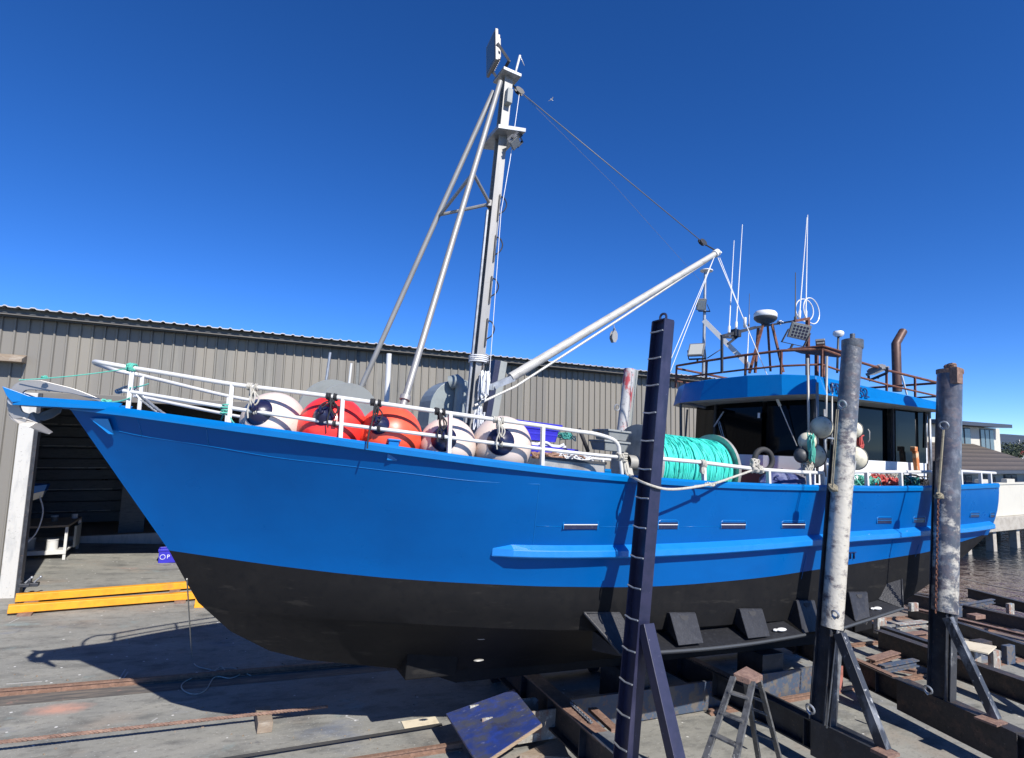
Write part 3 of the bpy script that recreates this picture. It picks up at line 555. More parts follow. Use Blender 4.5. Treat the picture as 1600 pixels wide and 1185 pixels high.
def hullpt(k, s, side=-1):                        # fractional level
    i = min(int(k), len(LV)-2); f = k-i; a, b = lvl(i, s), lvl(i+1, s)
    f0 = f; f = f**(1+1.4*max(0, s-.8)/.2) if i == 0 else f
    u, bb, w_ = [a[j]+(b[j]-a[j])*f for j in range(3)]
    if i == 0: bb -= .10*math.sin(math.pi*f)*max(0, 1-s*2.0)*min(1, s*5)
    if i == 0: w_ = a[2]+(b[2]-a[2])*f0
    return V3((u, VC+side*bb, w_))
def side_b(u, w_):                                # half breadth of the near side at (u,w)
    lo, hi = 0, 5.0
    def solve_s(k):
        a, b = 0, 1
        for _ in range(24):
            m = (a+b)/2
            if hullpt(k, m).x < u: a = m
            else: b = m
        return a
    for _ in range(22):
        m = (lo+hi)/2
        if hullpt(m, solve_s(m)).z > w_: lo = m
        else: hi = m
    return VC-hullpt(m, solve_s(m)).y
boat = thing('fishing_boat', 'blue and black steel fishing boat with white rails propped up on the slipway', 'fishing boat', (6, VC, .6))
KS = [0, .02, .16, .33, .5, .66, .83, 1, 1.002, 1.5, 2, 2.5, 3, 3.25, 3.5, 3.75, 4, 4.5, 5, 5.5, 6, 6.5, 7]
NS = 72
mb = MB()
for side in (-1, 1):
    rows = [[hullpt(k, i/NS, side) for i in range(NS+1)] for k in KS]
    for a in range(len(KS)-1):
        mb.mi = 0 if KS[a+1] <= 1.0 else 1
        mb.grid([rows[a], rows[a+1]])
mb.grid([[hullpt(k, 0, -1) for k in KS[:8]], [hullpt(k, 0, 1) for k in KS[:8]]]); mb.mi = 1; mb.grid([[hullpt(k, 0, -1) for k in KS[7:]], [hullpt(k, 0, 1) for k in KS[7:]]])
mb.mi = 0                                          # transom
ends = [[hullpt(k, 1, sd) for k in KS] for sd in (-1, 1)]
for a in range(len(KS)-1):
    mb.mi = 0 if KS[a+1] <= 1.0 else 1; mb.add([ends[0][a], ends[1][a], ends[1][a+1], ends[0][a+1]], [(0, 1, 2, 3)])
hull = build(mb, 'hull', [M['blue'], M['black']], boat, sharp=30)
# keel bar, skeg, rudder
mb = MB()
mb.slab([(2.6, VC-.1, 1.08), (3.3, VC-.1, .82), (12.3, VC-.1, .82), (12.9, VC-.1, 1.6), (12.2, VC-.1, 2.3), (8, VC-.1, 1.3)], (0, .2, 0)); build(mb, 'keel', M['black'], boat, bev=.01)
mb = MB(); mb.slab([(12.95, VC-.04, .95), (13.6, VC-.04, 1.0), (13.55, VC-.04, 2.75), (13.0, VC-.04, 2.7)], (0, .08, 0)); mb.tube([(13.15, VC, 2.6), (13.15, VC, 3.3)], .05); build(mb, 'rudder', M['black'], boat, bev=.02)
mb = MB(); mb.lathe((12.35, VC, 1.55), (1, 0, 0), [(.05, 0), (.13, .1), (.13, .3), (.05, .42), (0, .45)], 14)
for k in range(4):
    a = k*math.pi/2+.4; d = V3((0, math.cos(a), math.sin(a))); e = V3((0, -math.sin(a), math.cos(a))); c = V3((12.6, VC, 1.55))
    mb.slab([c+d*.1-e*.05, c+d*.25-e*.17, c+d*.5-e*.12+V3((.08, 0, 0)), c+d*.52+e*.1+V3((.08, 0, 0)), c+d*.25+e*.15, c+d*.1+e*.06], (.015, 0, 0))
build(mb, 'propeller', M['anchor'], boat)
# bulwark: inner skin, cap, deck
us = [-1.8+i*(UE+1.75)/56 for i in range(57)]
stemu = lambda w_: -1.79+(4.28-w_)*.80
sbt = [{d: side_b(max(u, stemu(ws(u)-d)+.25), ws(u)-d) for d in (.25, .5, .78, .8)} for u in us]
mb = MB()
for sd in (-1, 1):
    mb.grid([[V3((max(u, stemu(ws(u)-d)+.25), VC+sd*max((bd(u) if d < 0 else sbt[i][d])-.05, .01), ws(u)-d)) for i, u in enumerate(us)] for d in (-.012, .25, .5, .8)])
    mb.grid([[V3((u, VC+sd*(bd(u)+o), ws(u)+z)) for u in us] for o, z in ((.028, -.06), (.034, .0), (.012, .03), (-.06, .03), (-.07, -.03))])
mb.add([V3((UE+.01, VC-bd(UE), ws(UE)+.03)), V3((UE+.01, VC+bd(UE), ws(UE)+.03)), V3((UE-.1, VC+bd(UE), ws(UE)+.03)), V3((UE-.1, VC-bd(UE), ws(UE)+.03))], [(0, 1, 2, 3)])
build(mb, 'bulwark_cap', M['blue_lt'], boat)
mb = MB(); mb.grid([[V3((u, VC-max(sbt[i][.78]-.03, .01), ws(u)-.78)), V3((u, VC+max(sbt[i][.78]-.03, .01), ws(u)-.78))] for i, u in enumerate(us) if u > -.6], False); build(mb, 'deck', M['grey'], boat)
# weld seams
def hull_line(pts, r, m, name, off=.002):
    mb = MB(); mb.tube([V3((p.x, p.y-off, p.z)) for p in pts], r, 5); return build(mb, name, m, boat)
def onhull(px, py):                                # near hull surface seen at a pixel of the photograph
    v = VC-1.9
    for _ in range(30):
        p = S(px, py, v=v); nb = VC-side_b(p.x, p.z); v = .5*v+.5*nb
    return S(px, py, v=v)
for pts in ([(186, 674), (230, 683), (330, 698), (430, 715), (540, 728), (640, 740), (740, 752), (843, 757)], [(843, 757), (838, 800), (833, 850)], [(838, 822), (876, 823)], [(215, 655), (222, 682)], [(322, 668), (326, 696)], [(936, 823), (1000, 823)], [(1060, 823), (1124, 823)]):
    hull_line(bez([onhull(*p) for p in pts], 3) if len(pts) > 2 else [onhull(*p) for p in pts], .0035, M['blue_lt'], 'weld_seam')
hull_line([onhull(*p) for p in ((1260, 866), (1252, 905))], .0035, M['blue_lt'], 'weld_seam'); hull_line([onhull(*p) for p in ((1436, 851), (1430, 870))], .0035, M['blue_lt'], 'weld_seam')
# rubbing strake (half octagon)
mb = MB(); rows = []; p0 = onhull(772, 858); SB = [(769, 859), (850, 861), (930, 861), (1000, 860), (1080, 857), (1150, 853), (1220, 848), (1280, 843), (1330, 838), (1390, 834), (1447, 829), (1500, 826), (1545, 820)]
sp = [onhull(*q) for q in SB]; sb = [p for p in bez(sp, 3)]
for i, p in enumerate(sb):
    b = side_b(p.x, p.z); e = 1.0
    if i < 2: e = (.05, .9)[i] if i else .05
    rows.append([V3((p.x, VC-b+.05, p.z+.09)), V3((p.x, VC-b-.005, p.z+.085)), V3((p.x, VC-b-.115*e, p.z+.02)), V3((p.x, VC-b-.12*e, p.z-.06)), V3((p.x, VC-b-.09*e, p.z-.08)), V3((p.x, VC-b+.05, p.z-.08))])
mb.grid(rows, False); mb.add(rows[0], [list(range(6))]); mb.add(rows[-1], [list(range(6))]); build(mb, 'rubbing_strake', M['strake'], boat, bev=.008)
# freeing ports: each slot is a dark plate painting the shade inside it
for (xa, xb, y) in ((880, 934, 820), (1028, 1059, 820), (1126, 1165, 820), (1221, 1258, 820), (1370, 1393, 813), (1427, 1445, 812), (1516, 1530, 804), (1547, 1554, 804)):
    a, b = onhull(xa, y), onhull(xb, y); Lh = b.x-a.x; h = .062; c = (a+b)/2
    d = (b-a).normalized(); up = V3((0, 0, 1))
    def pt(s_, t_, o): return V3((c.x+d.x*s_, 0, c.z+d.z*s_+t_))*1+V3((0, c.y+d.y*s_-o, 0))
    f = None
    mb = MB(); mb.slab([pt(-Lh/2, -h*.9, -.01), pt(Lh/2, -h*.9, -.01), pt(Lh/2, h*.6, -.01), pt(Lh/2-.04, h, -.01), pt(-Lh/2+.04, h, -.01), pt(-Lh/2, h*.6, -.01)], (0, -.014, 0)); f = build(mb, 'freeing_port', M['navy'], boat)
    mb = MB(); mb.bar(pt(-Lh/2, 0, .006), pt(Lh/2, 0, .006), .008, .009); build(mb, 'port_bar', M['whitewall'] if xa < 1300 else M['blue_lt'], f)
    mb = MB(); mb.tube([pt(-Lh/2, -h*.9, .006), pt(-Lh/2, h*.6, .006), pt(-Lh/2+.04, h, .006), pt(Lh/2-.04, h, .006), pt(Lh/2, h*.6, .006), pt(Lh/2, -h*.9, .006)], .007, 5); build(mb, 'port_rim', M['blue_lt'], f)
# stern fender block and draught mark
p = onhull(1325, 868); text('TT', .17, M['plaintext'], 'hull_mark', boat, face_m((p.x, p.y-.012, p.z-.06), (1, 0, .03), (0, 0, 1)), .012)
# forward chafing plate under the bow platform
p1, p2, p3 = onhull(141, 654), onhull(170, 655), onhull(179, 679)
mb = MB(); mb.slab([p1+V3((0, -.01, 0)), p2+V3((0, -.03, 0)), p3+V3((0, -.03, 0)), p3+V3((-.05, -.02, -.0))], (0, -.03, 0)); build(mb, 'chafing_plate', M['blue_lt'], boat)
# bow platform and anchor roller
a = S(20, 626, v=VC-.17); tl, bl0, tr0, br0 = S(22, 618, v=VC-.17), S(19, 633, v=VC-.17), S(192, 630, v=VC-.45), S(182, 641, v=VC-.45)
mb = MB()
for s1_, th in ((1, .03), (-1, -.03)):
    mb.slab([(p.x, VC-s1_*(VC-p.y), p.z) for p in (bl0, tl, tr0, br0)], (0, th, 0))
mb.slab([(tl.x+.1, VC-.138, tl.z-.05), (tr0.x, VC-.42, tr0.z-.07), (tr0.x, VC+.42, tr0.z-.07), (tl.x+.1, VC+.138, tl.z-.05)], (0, 0, .02))
build(mb, 'bow_platform', M['blue_lt'], boat, bev=.006)
t = S(4, 604, v=VC-.17); k1 = S(14, 622, v=VC-.17); k2 = S(48, 624, v=VC-.17)
mb = MB()
for v in (VC-.19, VC+.14): mb.slab([(t.x, v, t.z), (k1.x-.02, v, k1.z+.02), (a.x, v, a.z-.02), (a.x+.25, v, a.z+.03), (a.x+.12, v, a.z+.07), (t.x+.07, v, t.z-.02)], (0, .03, 0))
build(mb, 'roller_cheek', M['blue_lt'], boat, bev=.004)
mb = MB(); mb.lathe((a.x, VC-.155, a.z+.0), (0, 1, 0), [(0, 0), (.05, .0), (.03, .15), (.05, .29), (0, .29)], 14); build(mb, 'roller', M['galv'], boat)
# ---- rails ----
rp = lambda u, h, sd=-1, ins=.04: V3((u, VC+sd*max(bd(u)-ins, .04), ws(u)+h))
HT = [(-1.3, .49), (-.27, .45), (.87, .47), (2.05, .49), (3.22, .51), (4.1, .51)]; HM = [(-1.3, .22), (-.27, .19), (.87, .18), (2.05, .21), (3.22, .23), (4.6, .25)]
PU = [(-1.24, 1), (-.22, 1), (.9, 1), (2.08, 1), (3.25, 1)]
tip = S(150, 568, v=VC-.45)
for sd in (-1, 1):
    nm = 'guard_rail'
    us_ = [-1.29+i*.28 for i in range(20)]
    top = [rp(u, lin(u, HT), sd) for u in us_ if u < 4.1]
    e = rp(4.42, 0, sd); top += [V3((4.3, e.y, ws(4.3)+.47)), V3((4.40, e.y, ws(4.4)+.40)), V3((4.43, e.y, ws(4.4)+.3)), V3((4.50, e.y, ws(4.5)))]
    fw = []
    mb = MB(); mb.tube(bez(top, 3), .026, 10); r_ = build(mb, nm, M['white'], boat)
    mb = MB(); mb.tube(bez([rp(u, lin(u, HM), sd) for u in us_ if u < 4.4]+[rp(4.47, .25, sd)], 3), .022, 9); build(mb, 'middle_rail', M['white'], r_)
    for u, _ in PU:
        mb = MB(); a_, b_ = rp(u+.03, .02, sd), rp(u, lin(u, HT), sd); mb.bar(a_, b_, .05, .045, (1, 0, 0)); build(mb, 'stanchion', M['white'], r_, bev=.004)
ea, eb = rp(-1.29, lin(-1.29, HT), -1), rp(-1.29, lin(-1.29, HT), 1); tp_ = S(149, 568, v=VC)
mb = MB(); mb.tube(bez([ea, V3((-1.52, VC-.40, tp_.z-.02)), V3((tp_.x+.03, VC-.2, tp_.z)), tp_, V3((tp_.x+.03, VC+.2, tp_.z)), V3((-1.52, VC+.40, tp_.z-.02)), eb], 6), .026, 10); build(mb, 'bow_loop_rail', M['white'], boat)
HA = [(5.2, .285), (5.87, .285), (7.17, .235), (8.6, .22), (9.7, .27), (12, .29), (13.03, .3), (14.67, .24)]
for sd in (-1, 1):
    for ua, ub, posts in ((4.95, 8.66, (5.95, 7.32, 8.28, 8.64)), (8.98, 12.2, (8.99, 9.85, 10.9, 11.95, 12.18)), (12.5, 14.66, (13.1, 13.95, 14.4))):
        n = 8; mb = MB(); mb.tube([rp(ua+(ub-ua)*i/n, lin(ua+(ub-ua)*i/n, HA), sd) for i in range(n+1)], .03, 9); r_ = build(mb, 'guard_rail', M['white'], boat)
        for u in posts: mb = MB(); mb.bar(rp(u+.02, .02, sd), rp(u, lin(u, HA), sd), .06, .05, (1, 0, 0)); build(mb, 'stanchion', M['white'], r_, bev=.004)
# ---- mast, legs, boom ----
mast_m = boat
ma = V3((3.22, VC, 3.3)); mt = S(793, 118, v=VC)
mf = lambda w_: V3((3.2+(mt.x-3.2)*(w_-4.8)/(mt.z-4.8), VC, w_))
mb = MB(); mb.ibeam(mf(3.3), mf(10.5), .17, .145, .02, .02, up=(0, 1, 0)); mast = build(mb, 'mast', M['alu'], boat)
mb = MB(); mb.bar(mf(4.6)+V3((-.115, 0, 0)), mf(8.1)+V3((-.115, 0, 0)), .03, .05, (0, 1, 0)); build(mb, 'mast_track', M['galv'], mast)
mb = MB(); mb.box(mf(10.53), (.34, .42, .06)); build(mb, 'mast_head', M['galv'], mast, bev=.008)
pl = S(790, 218, v=VC); mb = MB(); mb.slab([(pl.x-.28, VC-.3, pl.z-.05), (pl.x+.22, VC-.3, pl.z+.06), (pl.x+.22, VC+.45, pl.z+.06), (pl.x-.28, VC+.45, pl.z-.05)], (0, 0, .07)); build(mb, 'mast_platform', M['galv'], mast, bev=.006)
for wz in (5.6, 6.25, 6.95, 7.65, 8.35):
    mb = MB(); c = mf(wz)+V3((.06, -.102, 0)); mb.tube(bez([c, c+V3((.05, -.03, -.03)), c+V3((.09, -.05, -.13)), c+V3((.06, -.04, -.24)), c+V3((0, -.0, -.3))], 4), .011, 6); mb.tube([c+V3((-.02, -.004, .03)), c+V3((-.02, -.004, -.42))], .014, 5); build(mb, 'mast_step', M['darksteel'], mast)
c = mf(10.1); mb = MB(); mb.box(c+V3((.0, -.14, .0)), (.1, .12, .26)); build(mb, 'junction_box', M['grey'], mast, bev=.01)
mb = MB(); mb.tube([mf(10.55)+V3((.12, 0, 0)), mf(10.55)+V3((.2, 0, .5))], .02); mb.tube([mf(10.55)+V3((.2, 0, .5)), mf(10.55)+V3((.3, 0, .35))], .006); build(mb, 'aerial_stub', M['white'], mast)
apx = S(781, 132, v=VC-.02)
fn = S(628, 640, v=6.75); ff = S(556, 625, v=9.35)
fnn = fn+(fn-apx)*.12; fff = ff+(ff-apx)*.14
for nm, f0, ap in (('mast_leg', fnn, apx+V3((-.02, -.06, 0))), ('mast_leg', fff, apx+V3((-.06, .1, -.1)))):
    mb = MB(); mb.tube([f0, ap], .043, 12); q = f0.lerp(ap, .13); mb.lathe(q, ap-f0, [(.05, -.03), (.068, -.03), (.068, .03), (.05, .03)], 14); build(mb, nm, M['alu'], boat)
mb = MB(); j1 = fnn.lerp(apx, .695); j2 = fff.lerp(apx, .63); j3 = mf(S(768, 320, v=VC).z)+V3((-.08, 0, 0))
for a, b in ((j1, j2), (j2, j3), (j1, j3)): mb.tube([a, b], .028, 8)
mb.lathe(j3+V3((.0, 0, -.05)), (0, 0, 1), [(.06, 0), (.06, .1)], 8); build(mb, 'leg_brace', M['alu'], boat)
bb0 = S(772, 606, v=VC-.14); bt = S(1119, 396, v=VC-.3)
bl = bb0.lerp(bt, .06)
mb = MB(); mb.tube([bl, bt], [.078, .056], 16); boom = build(mb, 'boom', M['boompaint'], boat)
mb = MB(); dd = (bt-bb0).normalized(); mb.slab([bb0+V3((-.05, -.06, -.05)), bl+V3((.06, -.06, -.05)), bl+V3((.04, -.06, .06)), bb0+V3((-.05, -.06, .05))], (0, .02, 0)); mb.slab([bb0+V3((-.05, .04, -.05)), bl+V3((.06, .04, -.05)), bl+V3((.04, .04, .06)), bb0+V3((-.05, .04, .05))], (0, .02, 0)); mb.tube([bb0+V3((0, -.09, 0)), bb0+V3((0, .09, 0))], .03)
mb.box(bb0+V3((-.1, 0, 0)), (.16, .1, .1)); build(mb, 'boom_hinge', M['galv'], boom)
mb = MB(); lo = V3((.02, 0, -.125)); mb.tube([bb0+V3((-.3, 0, -.32)), bl+V3((.1, 0, -.13)), bl.lerp(bt, .5)+lo, bt+V3((-.1, 0, -.12))], .021, 8); build(mb, 'boom_underpipe', M['boompaint'], boom)
mb = MB(); mb.lathe(bt-dd*.05, dd, [(.0, 0), (.075, 0), (.075, .1), (0, .1)], 12); mb.tube([bt+V3((.03, -.1, 0)), bt+V3((.03, .1, 0))], .02); build(mb, 'boom_cap', M['whitewall'], boom)
def block_mb(p, d, s=.09):
    mb = MB(); d = V3(d).normalized(); n_ = V3((0, 1, 0)); x = d.cross(n_).normalized()
    for o in (-.035, .035):
        mb.slab([p+n_*o+d*(a*s)+x*(b*s) for a, b in ((-1.5, -.3), (-.8, -.75), (.4, -.8), (1.3, -.3), (1.3, .3), (.4, .8), (-.8, .75), (-1.5, .3))], n_*.008)
    mb.lathe(p-n_*.022, n_, [(0, 0), (s*.7, 0), (s*.55, .022), (s*.7, .044), (0, .044)], 16)
    mb.ring(p-d*s*1.75, x, s*.35, s*.12, 12, 6); return mb
tp = S(812, 143, v=VC); tb = S(1103, 383, v=VC-.25)
td = (tb-tp).normalized()
mb = block_mb(tp, td, .06); build(mb, 'topping_block', M['darksteel'], boat)
mb = block_mb(tb-td*.1, -td, .06); mb.tube([tb, bt+V3((0, 0, .05))], .015); build(mb, 'topping_block', M['darksteel'], boat)
mb = MB()
for o in (-.03, 0, .03): mb.tube([tp+td*.1+V3((0, o*.6, o*.6)), tb-td*.15+V3((0, o*.5, o*.5))], .009, 5)
mb.tube([tp, mf(10.45)+V3((.1, 0, 0))], .012); build(mb, 'topping_lift', M['galvwire'], boat)
mb = MB(); mb.tube([tp, S(797, 250, v=VC-.15), S(783, 330, v=VC-.18), mf(5.4)+V3((.14, -.16, 0))], .006, 5); build(mb, 'halyard', M['line'], boat)
p = S(959, 508, v=VC-.2); p2 = S(959, 527, v=VC-.2); mb = block_mb(p2, (0, 0, -1), .075); mb.tube([p, p2+V3((0, 0, .14))], .007, 5); build(mb, 'hanging_block', M['alu'], boom)
# lashed rope coils on the mast foot
mb = MB(); c = mf(5.25)
tangle(mb, c+V3((.05, -.2, -.1)), (.1, .1, .34), .010, 9, 3); tangle(mb, c+V3((.02, -.2, -.55)), (.09, .07, .26), .009, 6, 5); wrap(mb, mf(5.62), (0, 0, 1), .14, .012, 4, .03); build(mb, 'rope_coil', M['line'], boat)
# boom preventers
mb = MB()
for o in (0, .05): mb.tube([bt+V3((-.03, 0, -.05)), S(1040-o*160, 600, v=VC-1.9)], .007, 5)
e0 = S(1245, 697, v=6.9); q0 = bt+V3((.05, 0, -.08)); q1 = q0.lerp(e0, .36); q2 = q0.lerp(e0, .70); mb.tube([q0, e0], .009, 5); mb.tube([q0+V3((.03, -.02, 0)), q1], .007, 5)
build(mb, 'boom_guy', M['line'], boat)
for a_, b_ in ((q1+V3((-.0, 0, .1)), q1-V3((0, 0, .1))), (q0.lerp(e0, .64), q0.lerp(e0, .8))): mb = MB(); mb.tube([a_, b_], .028, 8); build(mb, 'rigging_screw', M['white'], boat)
mb = MB(); mb.tube([tp, S(960, 290, v=VC+.2), S(1095, 440, v=VC+.6)], .0025, 4); build(mb, 'aerial_wire', M['galvwire'], boat)

# ---- floodlight builder (part with sub-parts) ----
def flood(c, face, up, sx, sy, parent=None, bracket=None, fins=True, lens='lens'):
    c = V3(c); z = V3(face).normalized(); x = V3(up).cross(z).normalized(); y = z.cross(x); ax = (x, y, z)
    mb = MB(); mb.box(c, (sx, sy, .05), ax); mb.slab([c-z*.025+x*a*sx*.4+y*b*sy*.4 for a, b in ((-1, -1), (1, -1), (1, 1), (-1, 1))], -z*.05)
    if fins:
        for k in range(7): mb.box(c-z*.085+x*(k-3)*sx*.1, (.01, sy*.7, .035), ax)
    f = build(mb, 'floodlight', M['lamp'], parent or boat, bev=.006)
    mb = MB(); mb.box(c+z*.0275, (sx*.84, sy*.84, .006), ax); build(mb, 'lens', M[lens], f)
    if bracket is not None:
        mb = MB(); q = V3(bracket)
        for s_ in (-1, 1): mb.bar(c+x*s_*(sx/2+.02), c+x*s_*(sx/2+.02)+(q-c)*.75, .012, .045, z)
        mb.bar(c-x*(sx/2+.02)+(q-c)*.75, c+x*(sx/2+.02)+(q-c)*.75, .012, .05, z); mb.bar(c+(q-c)*.75, q, .03, .03); build(mb, 'bracket', M['darksteel'], f)
    return f
h = S(769, 84, v=VC-.05)
flood(h, (-.95, .12, -.1), (0, 0, 1), .5, .55, bracket=mf(10.57), lens='winhouse')
flood(S(804, 223, v=VC-.25), (.5, -.5, -.7), (0, 0, 1), .24, .17, bracket=pl+V3((.2, -.2, .05)))

# ---- wheelhouse ----
HF, HB, VN, VF = 9.15, 13.1, 6.62, 9.55            # house front, back, near and far side
wr = lambda u: 5.80+(u-8.9)*.045                  # underside of the roof
wd = lambda u: ws(u)-.78
wsill = lambda u: 4.62+(u-9.3)*.045
uf = lambda w_: HF+.30-(w_-4.6)*.05               # front, nearly upright
def wallquad(mb, a, b, w0, w1, th=.04):
    d = (V3((b[0], b[1], 0))-V3((a[0], a[1], 0))).normalized(); n_ = V3((-d.y, d.x, 0))
    mb.slab([(a[0], a[1], w0(a[0]) if callable(w0) else w0), (b[0], b[1], w0(b[0]) if callable(w0) else w0), (b[0], b[1], w1(b[0]) if callable(w1) else w1), (a[0], a[1], w1(a[0]) if callable(w1) else w1)], n_*th)
mb = MB(); FA, FM = (HF+.05, VF-.02), (HF-.02, VN+.55); FC = (HF+.12, VN)
lst = [(HF+.2, VF), (HF-.05, 8.7), (HF-.05, 7.5), (HF+.2, VN), (HB, VN)]
for a, b in zip(lst, lst[1:]): wallquad(mb, a, b, wd, wsill)
wallquad(mb, (HB, VN), (HB, VF), wd, wr); wallquad(mb, (HB, VF), (HF+.2, VF), wd, wsill)
build(mb, 'lower_wall', M['whitewall'], boat)
mb = MB()                                          # corner and door frames, dark
for a in [lst[1], lst[3]]+[(HB-.03, VN+.03), (HB-.03, VF-.03), (10.55, VN+.02), (11.9, VN+.02)]: mb = MB(); mb.bar((a[0], a[1]+.02, wsill(a[0])), (a[0]+.0, a[1]+.02, wr(a[0])+.02), .05, .05, (1, 0, 0)); build(mb, 'window_frame', M['tyre'], boat)
def pane(a, b, w0, w1, m=None, name='window'):
    mb = MB(); wallquad(mb, a, b, w0, w1, .012); return build(mb, name, m or M['glass'], boat)
for a, b in zip(lst, lst[1:4]):
    d = V3((b[0]-a[0], b[1]-a[1], 0)).normalized()*.05; pane((a[0]+d.x, a[1]+d.y), (b[0]-d.x, b[1]-d.y), lambda u: wsill(u)+.02, wr)
pane((HF+.25, VN+.005), (10.5, VN+.005), lambda u: wsill(u)+.02, wr); pane((11.95, VN+.005), (HB-.05, VN+.005), lambda u: wsill(u)-.1, wr); pane((HB-.05, VF-.01), (HF+.25, VF-.01), lambda u: wsill(u)+.02, wr)
pane((10.6, VN+.12), (11.85, VN+.12), lambda u: wsill(u)-.05, wr, M['glass'], 'sliding_door')
mb = MB(); q = S(1356, 683, v=VN-.02); mb.tube([q+V3((0, 0, -.1)), q+V3((0, -.03, -.05)), q+V3((0, -.03, .1)), q+V3((0, 0, .15))], .012, 6); build(mb, 'door_handle', M['alu'], boat)
mb = MB(); mb.bx((HF+.3, VN+.3, 3.9), (HB-.1, VF-.2, 4.7)); build(mb, 'console', M['dkgrey'], boat)
mb = MB()                                          # lower white box panels along the side, with a recessed pair
for k, (ua, ub) in enumerate(((9.6, 10.35), (10.42, 11.2), (11.26, 12.1))): mb.bx((ua, VN-.05, 3.7), (ub, VN-.004, 4.42+k*.03))
build(mb, 'side_locker', M['whitewall'], boat, bev=.01)
# roof slab: plan polygon with blue fascia and pale underside
pc = S(1270, 583, v=6.3)
plan = [(HB+.15, 6.28), (pc.x+.1, 6.28), (8.62, 6.75), (8.5, 7.4), (8.5, 8.6), (8.62, 9.3), (8.95, 9.85), (HB+.15, 9.85)]
rt = lambda u: 6.055+(u-8.7)*.006
rb = lambda u: 5.70+(u-8.7)*.047
mb = MB(); n = len(plan)
def off(p, o): c = V3((11, VC, 0)); d = V3((p[0]-11, p[1]-VC, 0)); return (p[0]-math.copysign(o, d.x), p[1]-math.copysign(o, d.y))
zt_f, zb_f = S(1206, 582, u=8.57).z, S(1206, 618, u=8.5).z
lift = lambda p, z, zf: zf if (p[0] < 9 and p[1] > 7) else (z+zf)/2 if p[0] < 8.7 else z
topo = [V3((*off(p, .07), lift(p, rt(p[0]), zt_f))) for p in plan]; mid = [V3((*p, lift(p, rb(p[0]), zb_f))) for p in plan]; ins = [V3((*off(p, .10), m_.z-.03)) for p, m_ in zip(plan, mid)]
print('roof', zt_f, zb_f)
for A_, B_ in ((topo, mid),): mb.add(A_+B_, [(i, (i+1) % n, n+(i+1) % n, n+i) for i in range(n)])
mb.add(topo, [tuple(range(n))]); roof = build(mb, 'wheelhouse_roof', M['blue_lt'], boat, bev=.02)
mb = MB(); mb.add(mid+ins, [(i, (i+1) % n, n+(i+1) % n, n+i) for i in range(n)]); mb.add(ins, [tuple(range(n))[::-1]]); build(mb, 'roof_soffit', M['grey'], boat)
def fascia_text(s, px, py, size):
    q = S(px, py, v=6.30); y_ = 6.262; q = V3((q.x, y_, q.z)); text(s, size, M['plaintext'], 'registration_letters', boat, face_m(q, (1, 0, .035), (0, .22, 1)), .006)
fascia_text('LFB', 1290, 612, .27); fascia_text('52', 1342, 620, .27)
mb = MB(); q = S(1136, 690, v=8.4); q = V3((HF-.09, q.y, q.z)); mb.tube([q, q+V3((-.01, .16, .42))], .012, 6); mb.tube([q+V3((0, .05, 0)), q+V3((-.01, .2, .40))], .008, 6); mb.bar(q+V3((-.015, .30, .30)), q+V3((-.015, .05, .62)), .015, .03); mb.ball(q, .04, 10); build(mb, 'window_wiper', M['galv'], boat)
mb = MB(); q = S(1196, 651, v=7.6); mb.box((HF-.075, q.y, q.z), (.01, .05, .10)); build(mb, 'window_sticker', M['whitetext'], boat)
# front frame and mirror bracket left of the house
mb = MB(); a1, a2, a3 = S(1064, 700, v=9.3), S(1064, 632, v=9.3), S(1102, 637, v=8.6)
mb.tube(bez([a1, a2-V3((0, 0, .1)), a2, a2+V3((0, -.1, .02)), a3], 3), .03, 8); mb.tube([S(1074, 640, v=9.2), S(1070, 700, v=9.2)], .02, 8); build(mb, 'pipe_frame', M['dkgrey'], boat)
# roof rail
plo = [(8.72, 9.55), (8.66, 8.6), (8.66, 7.6), (8.78, 6.9), (9.25, 6.42), (10.2, 6.38), (11.2, 6.38), (12.2, 6.38), (HB+.0, 6.38)]
def rr(h): return [V3((p[0], p[1], rt(p[0])+h+max(0, .12-abs(p[0]-9.3)*.1))) for p in plo]
for h_, r_ in ((.42, .026), (.13, .02)):
    mb = MB(); mb.tube(rr(h_), r_, 8); mb.tube([rr(h_)[-1], V3((HB, 9.6, rt(HB)+h_)), V3((8.72, 9.55, rt(9)+h_))], r_, 8); rail = build(mb, 'roof_rail', M['rust'], boat)
for p in plo+[(HB, 8), (HB, 9.6), (11, 9.6)]:
    h_ = .42+max(0, .12-abs(p[0]-9.3)*.1); mb = MB(); mb.bar((p[0], p[1], rt(p[0])-.02), (p[0], p[1], rt(p[0])+h_), .035, .035, (1, 0, 0)); build(mb, 'roof_rail_post', M['rust'], boat)
# underside-red triangular shelf on the near front corner
hh = rt(9.2)+.56
mb = MB(); mb.slab([(8.95, 6.9, hh-.02), (9.2, 6.36, hh+.01), (9.75, 6.36, hh+.0), (10.05, 6.6, hh-.04), (9.5, 7.0, hh)], (0, 0, .02)); build(mb, 'lamp_shelf', M['rust'], boat)
